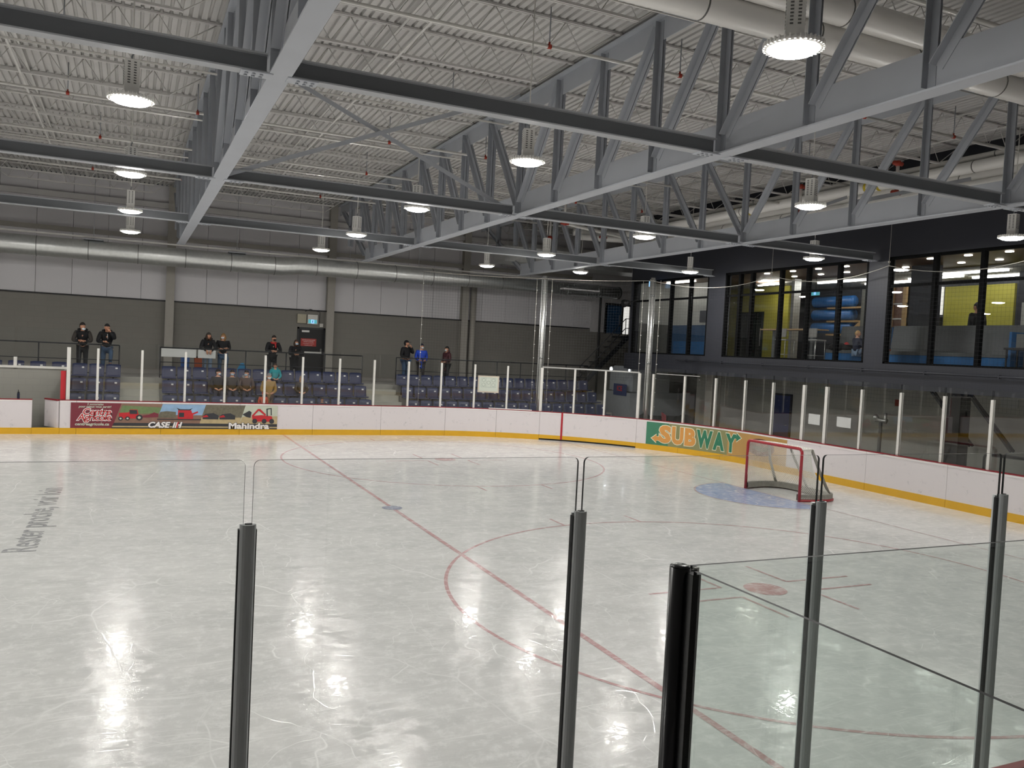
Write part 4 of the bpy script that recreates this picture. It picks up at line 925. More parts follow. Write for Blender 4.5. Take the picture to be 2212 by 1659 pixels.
b = MB(); b.tube([(x, y, .03) for x, y in BS], .03, 8); b.build('base_frame', 'goal_red', t)
b = MB()
vs = []
for x, y in BS:
    vs += [(x, y, .03), (x, y, .17), (x*.9, y*.9, .17), (x*.9, y*.9, .03)]
k = len(BS); b.add(vs, [(4*i+j, 4*i+(j+1) % 4, 4*i+4+(j+1) % 4, 4*i+4+j) for i in range(k-1) for j in range(4)]); b.build('base_skirt', 'pad_grey', t)
b = MB(); b.tube([(x, y, 1.23) for x, y in TS], .018, 8); b.build('top_frame', 'goal_white', t)
b = MB(); b.tube([(.5, 0, 1.23), (.68, 0, .9), (1.2, 0, .1)], .03, 8); b.build('centre_stay', 'pad_grey', t)
for sg in (1, -1):
    b = MB(); b.tube([(.50, sg*.74, 1.22), (.66, sg*.84, .75), (1.0, sg*.92, .1)], .035, 8); b.build('padded_stay', 'pad_grey', t)
# netting: strands from the top frame down to the base, sides and roof
b = MB(); r = .0046
def resample(p, n):
    d = [0]
    for a, c in zip(p, p[1:]): d.append(d[-1]+hypot(a[0]-c[0], a[1]-c[1]))
    out = []
    for i in range(n):
        u = d[-1]*i/(n-1); j = max(q for q in range(len(d)) if d[q] <= u+1e-9); j = min(j, len(p)-2); f_ = (u-d[j])/(d[j+1]-d[j]); out.append((p[j][0]+(p[j+1][0]-p[j][0])*f_, p[j][1]+(p[j+1][1]-p[j][1])*f_))
    return out
NV, NH = 66, 26
tp = resample(TS, NV); bp_ = resample(BS, NV)
def netpt(u, v):     # u index along, v 0 top .. 1 bottom; sags inwards
    a, c = tp[u], bp_[u]; sg = .10*sin(pi*v)*min(1, min(u, NV-1-u)/10)
    x = a[0]+(c[0]-a[0])*v**1.3 - sg; y = (a[1]+(c[1]-a[1])*v)*(1-.05*sin(pi*v)); return (max(x, .0 if u in (0, NV-1) else .005), y, 1.22*(1-v)+.08*v)
def ribb(p, q): b.tube([p, q], r, 3, cap=False)
grid = [[netpt(u, v/NH) for v in range(NH+1)] for u in range(NV)]
for u in range(NV):
    for v in range(0, NH):
        if u+1 < NV and v+1 <= NH:
            ribb(grid[u][v], grid[u+1][v+1]); ribb(grid[u+1][v], grid[u][v+1])
o = b.build('net', 'net_white', t); o['kind'] = 'stuff'
b = MB()
for i in range(25):
    y = -.92+1.84*i/24; xe = .56*(1-(abs(y)/.96)**6)
    ribb((0, y, 1.235), (xe, y, 1.235))
for i in range(1, 8): x = .07*i; ye = .92-.04*i/8; ribb((x, -ye, 1.235), (x, ye, 1.235))
o = b.build('roof_net', 'net_white', t); o['kind'] = 'stuff'
# spare dark goals kept behind the end glass
for (x, y, rz, lab) in ((5.2, -2.9, .25, 'spare dark goal frame stored behind the end glass'),):
    t = thing('spare_goal', (x, y, 0), lab, 'goal', None, rz)
    b = MB(); b.tube(pts, .03, 10); b.build('post_frame', 'black', t)
    b = MB(); b.tube([(x_, y_, .03) for x_, y_ in BS], .03, 8); b.build('base_frame', 'black', t)
    b = MB(); b.tube([(x_, y_, 1.23) for x_, y_ in TS], .02, 8); b.box((0, -.9, 1.2), (.55, .9, 1.22)); b.build('top_cover', 'band', t)

# ------------------------------------------------------------------ protective net above the end glass
NS0, NS1, NZ0, NZ1 = 31.1, 56.0, 2.87, 5.95
def sagz(s): 
    for a, c in ((31.1, 35.55), (35.55, 39.45), (39.45, 44.2), (44.2, 48.6), (48.6, 53.0), (53.0, 56.01)):
        if a <= s <= c: u = (s-a)/(c-a); return NZ1-(.02 if s < 39.4 else .28)*4*u*(1-u)
    return NZ1
t = thing('protective_net', (path(44)[0], path(44)[1], NZ0), 'fine black protective net hung above the end glass and gate', 'net')
b = MB(); pit = .10; s = NS0
while s < NS1:
    a = path(s, .15); r2 = .0014; z1 = sagz(s)
    b.add([(a[0]-a[3]*r2, a[1]+a[2]*r2, NZ0-.5), (a[0]+a[3]*r2, a[1]-a[2]*r2, NZ0-.5), (a[0]+a[3]*r2, a[1]-a[2]*r2, z1), (a[0]-a[3]*r2, a[1]+a[2]*r2, z1)], [(0, 1, 2, 3)]); s += pit
z = NZ0-.5
while z < NZ1-.1:
    ss = [NS0+.6*i for i in range(int((NS1-NS0)/.6)+1)]
    vs = []
    for s in ss:
        a = path(s, .15); zz = min(z, sagz(s)); vs += [(a[0], a[1], zz-.0014), (a[0], a[1], zz+.0014)]
    b.add(vs, [(2*i, 2*i+2, 2*i+3, 2*i+1) for i in range(len(ss)-1)]); z += pit
o = b.build('mesh', 'net_black', t, True); o['kind'] = 'stuff'
b = MB(); ss = [NS0+.35*i for i in range(int((NS1-NS0)/.35)+1)]
b.tube([(*path(s, .15)[:2], sagz(s)) for s in ss], .009, 5); b.build('top_cable', 'rope', t, True)
for s in (31.1, 35.25, 35.8, 39.15, 39.8):
    a = path(s, .15); b = MB(); b.tube([(a[0], a[1], 1.1 if s < 32 else 1.3), (a[0], a[1], 5.95)], .008, 5); b.build('edge_rope', 'rope', t, True)
    b = MB()
    for k in range(9): z = 1.5+k*.5; b.box((a[0]-.01, a[1]-.01, z), (a[0]+.03, a[1]+.01, z+.018))
    b.build('rope_clips', 'tag_white', t, True)['kind'] = 'stuff'
for s, z1 in ((44.2, 6.6), (48.6, 6.2), (53.0, 7.6)):
    a = path(s, .15); b = MB(); b.tube([(a[0], a[1], 5.93), (a[0], a[1], z1+1.2)], .006, 5); b.ball((a[0], a[1], 6.05), .03, 8); b.build('drop_wire', 'rope', t, True)

# ------------------------------------------------------------------ tractor dealer banner on the far boards
BX0, BX1, BZ0, BZ1 = -16.06, -9.885, .19, .975
t = thing('dealer_banner', (BX0, W2, BZ0), 'long maroon and photo banner for tractors on the far boards', 'banner')
BW, BH = BX1-BX0, BZ1-BZ0
def bp3(layer): return lambda x, y: Vector((x, -.014-.002*layer, y))
def poly(name, pts_, m, layer, parent=t):
    f_ = bp3(layer); b_ = MB(); b_.add([f_(x, y) for x, y in pts_], [tuple(range(len(pts_)))]); return b_.build(name, m, parent)
def ngon(cx_, cy_, rx, ry, n=18): return [(cx_+rx*cos(2*pi*i/n), cy_+ry*sin(2*pi*i/n)) for i in range(n)]
b = MB(); b.box((0, -.013, 0), (BW, 0, BH)); b.build('backing', 'p_maroon', t)
def U(px): return px/2020*BW          # the banner is 2020 units long in the close-up
def V(py): return BH*(1-py/250)
pan = poly('field_photo', [(U(460), V(0)), (U(850), V(0)), (U(790), V(200)), (U(395), V(200))], 'p_field', 1)
poly('hedge', [(U(470), V(20)), (U(840), V(35)), (U(815), V(95)), (U(440), V(110))], 'p_green', 2, pan)
pan2 = poly('harvest_photo', [(U(850), V(0)), (U(1275), V(0)), (U(1215), V(200)), (U(790), V(200))], 'p_field', 1)
poly('sky', [(U(850), V(0)), (U(1275), V(0)), (U(1240), V(110)), (U(815), V(110))], 'p_sky', 2, pan2)
poly('trees', [(U(815), V(110)), (U(830), V(80)), (U(890), V(72)), (U(980), V(78)), (U(980), V(140)), (U(805), V(140))], 'p_tree', 3, pan2)
pan3 = poly('woods_photo', [(U(1275), V(0)), (U(1680), V(0)), (U(1620), V(200)), (U(1215), V(200))], 'p_tree', 1)
poly('sand', [(U(1235), V(130)), (U(1640), V(130)), (U(1620), V(200)), (U(1215), V(200))], 'p_sand', 2, pan3)
pan4 = poly('loader_photo', [(U(1680), V(0)), (U(2020), V(0)), (U(2020), V(200)), (U(1620), V(200))], 'p_pale', 1)
poly('meadow', [(U(1650), V(120)), (U(2020), V(110)), (U(2020), V(200)), (U(1620), V(200))], 'p_sand', 2, pan4)
poly('dark_strip', [(U(395), V(195)), (U(2020), V(195)), (U(2020), V(225)), (U(380), V(225))], 'p_dark', 3)
poly('light_strip', [(U(382), V(225)), (U(2020), V(225)), (U(2020), V(238)), (U(376), V(238))], 'p_sand', 3)
poly('lower_strip', [(U(376), V(238)), (U(2020), V(238)), (U(2020), V(250)), (U(370), V(250))], 'p_dark', 3)
# tractor
tr_ = poly('tractor_print', [(U(440), V(95)), (U(530), V(90)), (U(540), V(60)), (U(610), V(60)), (U(622), V(110)), (U(655), V(120)), (U(655), V(150)), (U(440), V(150))], 'p_red', 4)
poly('tractor_cab', [(U(535), V(65)), (U(605), V(65)), (U(612), V(105)), (U(540), V(105))], 'p_dark', 5, tr_)
for cx_, cy_, r_ in ((630, 140, 32), (520, 150, 22), (455, 152, 22)):
    poly('tractor_wheel', ngon(U(cx_), V(cy_), U(r_), BH*r_/250*.9), 'p_dark', 6, tr_); poly('tractor_rim', ngon(U(cx_), V(cy_), U(r_*.45), BH*r_*.45/250*.9), 'p_pale', 7, tr_)
poly('baler_print', [(U(660), V(120)), (U(720), V(110)), (U(770), V(85)), (U(810), V(100)), (U(810), V(135)), (U(660), V(140))], 'p_maroon', 4)
cmb = poly('combine_print', [(U(1000), V(60)), (U(1130), V(60)), (U(1140), V(90)), (U(1195), V(68)), (U(1200), V(82)), (U(1150), V(105)), (U(1150), V(150)), (U(1000), V(150))], 'p_red', 4)
poly('combine_hopper', [(U(985), V(35)), (U(1005), V(60)), (U(1120), V(60)), (U(1145), V(35)), (U(1110), V(50)), (U(1020), V(50))], 'p_dark', 5, cmb)
poly('combine_cab', [(U(1010), V(85)), (U(1060), V(85)), (U(1060), V(130)), (U(1010), V(130))], 'p_dark', 6, cmb)
poly('combine_header', [(U(800), V(150)), (U(1230), V(150)), (U(1230), V(160)), (U(800), V(160))], 'p_dark', 5, cmb)
for x in (1245, 1415):
    v_ = poly('buggy_print', [(U(x), V(120)), (U(x+25), V(95)), (U(x+110), V(85)), (U(x+160), V(110)), (U(x+160), V(150)), (U(x), V(150))], 'p_dark', 4)
    poly('buggy_panel', [(U(x), V(120)), (U(x+40), V(105)), (U(x+60), V(125)), (U(x+5), V(132))], 'p_red', 5, v_)
ld = poly('loader_print', [(U(1750), V(110)), (U(1850), V(100)), (U(1960), V(110)), (U(1975), V(170)), (U(1760), V(170))], 'p_red', 4)
poly('loader_boom', [(U(1745), V(110)), (U(1810), V(35)), (U(1835), V(35)), (U(1900), V(95)), (U(1885), V(105)), (U(1820), V(52)), (U(1760), V(118))], 'p_red', 5, ld)
poly('loader_bucket', [(U(1650), V(95)), (U(1720), V(55)), (U(1745), V(70)), (U(1735), V(130)), (U(1690), V(120))], 'p_dark', 6, ld)
poly('loader_roll_bar', [(U(1905), V(110)), (U(1900), V(30)), (U(1955), V(22)), (U(1960), V(100)), (U(1950), V(100)), (U(1945), V(32)), (U(1912), V(38)), (U(1918), V(110))], 'p_dark', 5, ld)
for x in (1780, 1880, 1960): poly('loader_wheel', ngon(U(x), V(165), U(26), BH*26/250), 'p_dark', 7, ld)
def btext(tx, px, py, size, m, layer, **kw):
    f_ = bp3(layer); x0, y0 = U(px), V(py)
    return lettering('lettering', lambda x, y: f_(x0+x, y0+y), tx, size, m, t, **kw)
btext('5 succursales', 220, 22, .085, 'p_pale', 5, align='CENTER', offset=.002, shear=.2)
btext('pour mieux vous servir!', 218, 46, .088, 'p_pale', 5, align='CENTER', offset=.003, shear=.2, xs=1.05)
for dx, off, m_, ly in ((0, .022, 'p_white', 5), (0, .002, 'p_red', 7)):
    btext('Centre', 235, 118, .29, m_, ly, align='CENTER', offset=off, shear=.18, space=.95)
    btext('Agricole', 215, 172, .29, m_, ly, align='CENTER', offset=off, shear=.18, space=.95)
btext('centreagricole.ca', 195, 222, .12, 'p_pale', 5, align='CENTER', offset=.004, shear=.15, xs=1.15)
for off, m_, ly in ((.022, 'p_dark', 6), (.011, 'p_white', 7)):
    btext('CASE', 812, 238, .245, m_, ly, align='CENTER', offset=off, shear=.25, xs=1.1)
    btext('IH', 990, 238, .245, m_, ly, align='CENTER', offset=off, shear=.25, xs=1.1)
    btext('Mahindra', 1720, 245, .265, m_, ly, align='CENTER', offset=off, xs=1.3)
poly('red_stroke', [(U(985), V(240)), (U(1000), V(180)), (U(1012), V(180)), (U(998), V(240))], 'p_red', 8)

# ------------------------------------------------------------------ sandwich shop banner on the bend
SB0, SB1 = 39.64, 45.48
a = path((SB0+SB1)/2)
t = thing('shop_banner', (a[0], a[1], 0), 'green to tan sandwich shop banner on the bend behind the goal', 'banner')
def gp(layer):
    def f_(s, z):
        q = path(s, -.010-.002*layer); return Vector((q[0], q[1], z))
    return f_
SZ0, SZ1 = .195, .98
stops = [(SB0, 'sub_green'), (40.5, 'sub_olive'), (42.9, 'sub_tan'), (SB1, None)]
for (s0, m_), (s1, _) in zip(stops, stops[1:]):
    b = MB(); ribbon(b, srange(s0, s1, .25), -.010, -.002, SZ0, SZ1); b.build('printed_field', m_, t, True)
def curved(name, vs2, fs, m_, layer):
    f_ = gp(layer); b_ = MB(); b_.add([f_(s, z) for s, z in vs2], fs); return b_.build(name, m_, t, True)
def shape(name, pts_, m_, layer): return curved(name, pts_, [tuple(range(len(pts_)))], m_, layer)
lx = [40.16, 40.66, 41.12, 41.62, 42.28, 42.78]; hh = .5; z0 = .36
for ch, s0, wd, col in (('S', 40.14, .47, 'sub_orange'), ('U', 40.64, .46, 'sub_orange'), ('B', 41.15, .44, 'sub_orange'), ('W', 41.62, .66, 'sub_letter_green'), ('A', 42.30, .48, 'sub_letter_green'), ('Y', 42.82, .46, 'sub_letter_green')):
    for off, m_, ly in ((.062, 'sub_cream', 1), (.040, col, 3)):
        vs2, fs = text_mesh(ch, .70, offset=off)
        xs_ = [v[0] for v in vs2]; c_ = (min(xs_)+max(xs_))/2; w0 = max(xs_)-min(xs_); k_ = (wd+(.05 if ly == 1 else 0))/w0
        curved('letter' if ly == 3 else 'letter_outline', [(s0+wd/2+(x-c_)*k_, z0-.02+y*1.08) for x, y in vs2], fs, m_, ly)
for pts_, col in (([(40.18, .44), (40.18, .36), (40.05, .36), (40.05, .28), (39.86, .42), (40.05, .56), (40.05, .49), (40.18, .49)], 'sub_orange'), ([(43.18, .78), (43.18, .86), (43.28, .86), (43.28, .95), (43.48, .81), (43.28, .68), (43.28, .76)], 'sub_letter_green')):
    c_ = (sum(p[0] for p in pts_)/len(pts_), sum(p[1] for p in pts_)/len(pts_))
    shape('arrow_outline', [(c_[0]+(x-c_[0])*1.2, c_[1]+(z-c_[1])*1.22) for x, z in pts_], 'sub_cream', 2); shape('arrow', pts_, col, 4)
shape('sandwich_print', ngon(44.35, .62, .62, .27, 26), 'sub_brown', 1); shape('sandwich_filling', ngon(44.3, .6, .42, .11, 22), 'p_tree', 2); shape('bread_top', ngon(44.4, .74, .5, .1, 22), 'p_field', 3)

# ------------------------------------------------------------------ lounge interior
def Yp(x_px, X):
    """Y on the plane X=const for the sight line through pixel column x_px near mid window height"""
    d = _f + _r*((x_px-1106)/FPX) - _u*((690-829.5)/FPX); tt = (X-CAM.x)/d.x; return CAM.y+tt*d.y
def slab(name, x0, x1, y0, y1, z0, z1, m, lab=None, cat=None, parent=None):
    bb = MB(); bb.box((x0, min(y0, y1), z0), (x1, max(y0, y1), z1)); o = bb.build(name, m, parent)
    if cat: tag(o, lab, cat)
    elif parent is None: struct(o, lab)
    return o
XR = 9.6
slab('wall_lounge_back', XR, XR+.15, -22, 12.75, 3.3, 6.3, 'lounge_dark', 'dark back wall of the lounge')
bb = MB(); bb.bar((4.2, 7.52, 4.78), (8.5, 12.72, 4.78), .1, 2.96); struct(bb.build('wall_lounge_partition', 'lounge_dark'), 'slanting partition between stair hall and lounge')
slab('wall_hall_side', 4.2, 8, 12.68, 12.74, 4.6, 6.25, 'room_white', 'pale upper side wall of the stair hall')
slab('wall_hall_side_lower', 4.2, 8, 12.66, 12.74, 3.3, 4.6, 'room_grey', 'grey lower side wall of the stair hall')
slab('wall_hall_upper', 5.7, 5.8, 9.5, 12.66, 4.6, 6.25, 'room_white', 'pale upper wall of the stair hall')
slab('wall_hall_lower', 5.72, 5.8, 9.5, 12.66, 3.3, 4.6, 'room_blue', 'dark blue lower wall of the stair hall')
slab('hall_low_panel', 5.62, 5.70, 9.5, 12.3, 3.3, 3.95, 'sofa_blue', 'brighter blue low panel in the stair hall', 'panel')
slab('hall_screen', 5.64, 5.7, 10.0, 10.7, 4.7, 5.15, 'lounge_dark', 'dark screen on the pale wall of the stair hall', 'screen')
slab('hall_light', 4.9, 5.0, 10.2, 12.0, 6.2, 6.24, 'room_light', 'lit strip light in the stair hall', 'lamp')
# lounge proper
XA = 8.0
for (pa, pb, m, lab) in ((1572, 1594, 'yellow_wall', 'yellow wall left of the frosted doors'), (1650, 1702, 'yellow_wall', 'yellow pillar right of the frosted doors')):
    slab('wall_yellow', XA, XA+.2, Yp(pa, XA), Yp(pb, XA), 3.3, 6.2, m, lab)
slab('wall_green_head', XA+.02, XA+.22, Yp(1592, XA), Yp(1652, XA), 5.25, 6.2, 'yellow_wall', 'yellow panel over the frosted doors')
for i, (pa, pb) in enumerate(((1596, 1616), (1620, 1650))):
    t = thing('frosted_door', (XA, Yp((pa+pb)/2, XA), 3.3), ('narrow' if i == 0 else 'wide')+' frosted glass door between the yellow lounge walls', 'door')
    slab('frosted_leaf', -.02, .02, Yp(pa, XA)-Yp((pa+pb)/2, XA), Yp(pb, XA)-Yp((pa+pb)/2, XA), 0, 1.95, 'frost', parent=t); 
    bb = MB(); bb.tube([(-.06, .3-.6*i, .6), (-.06, .3-.6*i, 1.3)], .015, 6); bb.build('pull_handle', 'alu', t)
    slab('opaque_backing', .05, .08, Yp(pa, XA)-Yp((pa+pb)/2, XA), Yp(pb, XA)-Yp((pa+pb)/2, XA), 0, 1.95, 'room_grey', parent=t)
    if i == 1: lettering('door_lettering', lambda x, y: Vector((-.03, .36-x, 1.72+y)), 'DGE', .24, 'black', t, offset=.006)
slab('lounge_column', 6.3, 6.6, Yp(1706, 6.3), Yp(1712, 6.3), 3.3, 6.2, 'alu', 'thin pale post in the lounge near the bar table', 'post')
slab('lounge_dark_column', 6.0, 6.4, Yp(1962, 6.0), Yp(2008, 6.0), 3.3, 6.26, 'dark_wall', 'dark square column behind the long sofa', 'column')
# mural with rounded blue bands and wood edges
XM = 8.8
t = thing('banded_mural', (XM, Yp(1838, XM), 4.28), 'mural of glossy blue bands with tan edges behind the boy', 'mural')
y0, y1 = Yp(1795, XM)-Yp(1838, XM), Yp(1880, XM)-Yp(1838, XM)
for i, z in enumerate((.18, .66, 1.14)):
    bb = MB(); bb.tube([(.0, y0+.8, z+.18), (.0, y1+.75, z+.18)], .2, 12); bb.build('blue_band', 'mural_blue', t)
    bb = MB(); bb.box((-.22, y0, z-.1), (.1, y1, z-.04)); bb.build('tan_ledge', 'wood', t)
bb = MB(); bb.prism([(y1+.9, .1), (y1+.2, .1), (y1+.2, .62)], (-.23, 0, 0), (0,1,0), (0,0,1), (1,0,0), .02); bb.build('tan_wedge', 'wood', t)
bb = MB(); bb.box((-.235, y1-.05, -.1), (-.2, y1+.22, 1.75)); bb.build('grey_edge', 'room_grey', t)
# long yellow wall, screen, cabinet behind the sofa window
mat('yellow_wall_dull', '#9b952f', .6, var=.05)
slab('wall_lounge_yellow', XR-.1, XR, Yp(2042, XR), Yp(2192, XR), 3.3, 6.0, 'yellow_wall_dull', 'yellow feature wall behind the long sofa')
slab('bright_screen', XR-.2, XR-.12, Yp(2017, XR), Yp(2041, XR), 5.1, 6.0, 'white_screen', 'bright white screen left of the yellow lounge wall', 'screen')
slab('dark_shelf', XR-.4, XR-.1, Yp(2016, XR), Yp(2040, XR), 4.2, 5.02, 'black', 'black cabinet under the bright screen', 'cabinet')
t = thing('wood_cabinet', (8.6, Yp(1940, 8.6), 3.3), 'tan framed display cabinet left of the dark lounge column', 'cabinet')
ya_, yb_ = Yp(1923, 8.6)-Yp(1940, 8.6), Yp(1958, 8.6)-Yp(1940, 8.6)
slab('case_back', 0, .3, ya_, yb_, 0, 2.7, 'sub_brown', parent=t); slab('side_board', -.1, .3, ya_, ya_-.12, 0, 2.7, 'wood', parent=t); slab('side_board', -.1, .3, yb_, yb_+.12, 0, 2.7, 'wood', parent=t)
for z in (1.2, 1.6, 2.1): slab('shelf', -.05, .28, ya_, yb_, z, z+.04, 'alu', parent=t)
slab('wall_lounge_right', 8.4, 8.6, Yp(2195, 8.4), -8, 3.3, 6.2, 'dark_wall', 'dark wall right of the yellow lounge wall')
# bar table and stools
zf = 3.3
t = thing('bar_table', (5.0, 4.9, zf), 'high bar table with yellowish top inside the lounge window', 'table')
slab('table_top', -.3, .3, -1.2, 1.25, 1.04, 1.08, 'wood', parent=t)
for y in (-.85, .85): slab('pedestal', -.06, .06, y-.06, y+.06, 0, 1.04, 'sofa_grey', parent=t); slab('foot', -.25, .25, y-.2, y+.2, 0, .02, 'sofa_grey', parent=t)
def stool(y, lab):
    t = thing('bar_stool', (4.62, y, zf), lab, 'stool')
    bb = MB(); bb.prism([(-.22, .80), (.22, .80), (.24, .72), (.22, 1.08), (-.22, 1.08), (-.24, .74)][:2]+[(.23, 1.07), (-.23, 1.07)], (-.20, 0, 0), (0,1,0), (0,0,1), (1,0,0), .03); bb.build('backrest', 'stool_grey', t)
    bb = MB(); bb.box((-.2, -.22, .70), (.22, .22, .74)); bb.build('seat', 'stool_grey', t)
    for x_ in (-.2, .2):
        for y_ in (-.21, .21): bb = MB(); bb.tube([(x_, y_, 0), (x_*.9, y_*.95, .71)], .011, 6); bb.build('leg', 'alu', t)
    bb = MB(); bb.tube([(-.2, -.21, .25), (-.2, .21, .25), (.2, .21, .25), (.2, -.21, .25)], .009, 6, closed=True); bb.build('foot_ring', 'alu', t)
    bb = MB(); bb.tube([(-.2, -.24, .72), (-.2, .24, .72)], .012, 6); bb.build('arm_bar', 'alu', t)
stool(4.85, 'grey backed bar stool at the middle of the bar table'); stool(3.55, 'grey backed bar stool at the sofa end of the bar table'); 
# sofas
def sofa(y0, y1, lab, end=False):
    yc = (y0+y1)/2; t = thing('lounge_sofa', (5.3, yc, zf), lab, 'sofa'); h = abs(y1-y0)/2
    slab('base', -.25, .45, -h, h, 0, .36, 'sofa_blue', parent=t); slab('seat_cushion', -.27, .4, -h+.03, h-.03, .36, .46, 'sofa_grey', parent=t)
    bb = MB(); bb.prism([(.25, .46), (.45, .46), (.5, 1.18), (.36, 1.2)], (0, -h+.02, 0), (1,0,0), (0,0,1), (0,1,0), 2*h-.04); bb.build('back_cushion', 'sofa_grey', t)
    slab('back_panel', .5, .56, -h, h, 0, 1.18, 'sofa_blue', parent=t)
    if end: slab('end_panel', -.25, .5, -h-.06, -h, 0, 1.0, 'sofa_blue', parent=t)
sofa(3.55, 1.75, 'blue based grey sofa with the boy on it')
sofa(1.6, -2.35, 'long blue based grey sofa behind the right lounge window', True)
slab('sandwich_box', 5.1, 5.2, 1.25, 1.42, zf+.46, zf+.51, 'c_orange', 'small orange packet on the long sofa', 'packet')
t = thing('coat_heap', (5.1, 2.95, zf+.46), 'heap of dark coats lying on the sofa beside the boy', 'coats')
bb = MB(); bb.ball((0, .15, .08), (.2, .35, .13), 12); bb.ball((.05, -.2, .06), (.18, .25, .1), 12); bb.build('dark_coat', 'c_black', t)
bb = MB(); bb.ball((.08, -.1, .12), (.08, .1, .12), 10); bb.build('red_scarf', 'c_red', t)
bb = MB(); bb.tube([(0, .5, .02), (0, .3, .06), (.02, .1, .03)], .05, 8); bb.build('rolled_mat', 'c_charcoal', t)
t = thing('side_table', (4.9, -2.75, zf), 'black side chair and small table past the sofa end', 'table')
slab('top', -.25, .25, -.3, .25, .55, .6, 'black', parent=t); slab('back', .2, .25, -.3, .25, .6, .95, 'band', parent=t)
for y_ in (-.25, .2):
    for x_ in (-.2, .2): slab('leg', x_-.015, x_+.015, y_-.015, y_+.015, 0, .55, 'black', parent=t)
slab('white_door', 8.2, 8.3, Yp(2205, 8.2), Yp(2240, 8.2), 3.3, 5.3, 'room_white', 'white glazed door at the end of the lounge', 'door')
# lounge lamps
slab('added_door_lamp', 6.95, 7.01, 9.0, 7.9, 6.13, 6.16, 'room_light_added', 'added strip lamp brightening the yellow walls and frosted doors', 'lamp')  # extra lamp, added to brighten the dim yellow walls and doors
for i, (x, y0, y1) in enumerate(((7.6, 6.6, 4.4), (8.8, 5.6, 3.6), (7.6, 1.6, -.4), (8.3, 3.4, 1.5), (7.5, -1.6, -4.0), (8.9, 1.6, -.8))):
    slab('strip_lamp', x-.06, x+.06, y0, y1, 6.14, 6.19, 'room_light', ['strip lamp before the frosted doors', 'strip lamp over the blue mural', 'strip lamp over the long sofa', 'strip lamp near the wood cabinet', 'strip lamp past the sofa end', 'strip lamp before the yellow wall'][i].join(('lit linear ', ' in the lounge')), 'lamp')
for i, y in enumerate((6.2, 5.0, 3.9, 2.8, 1.7, -.1, -1.2, -2.3, -3.3)):
    for j, x in enumerate((4.9, 6.1)):
        bb = MB(); bb.box((x-.05, y-.08, 6.235), (x+.05, y+.08, 6.262)); o = bb.build('downlight', 'spot_light'); tag(o, 'small lit downlight, %s from the stair hall in the lounge row %s' % (ORD[i], 'next to the windows' if j == 0 else 'behind the window row'), 'lamp', 'lounge downlights')
t = thing('lounge_exit_sign', (6.6, Yp(1758, 6.6), 5.62), 'green running figure exit sign hung in the lounge', 'sign')
slab('case', -.03, .03, -.16, .16, 0, .2, 'sign_teal', parent=t); slab('lit_field', -.036, -.03, -.05, .05, .02, .18, 'sign_blue', parent=t)
bb = MB(); bb.tube([(0, 0, .2), (0, 0, .62)], .008, 5); bb.build('stem', 'black', t)
slab('lounge_alarm', XR-.05, XR, Yp(1716, XR), Yp(1721, XR), 5.05, 5.2, 'red_fit', 'red fire alarm on the dark lounge wall', 'alarm')
slab('gate_exit_sign', 3.55, 3.62, 11.2, 10.9, 5.95, 6.15, 'sign_blue', 'small blue exit sign above the gate pole', 'sign')

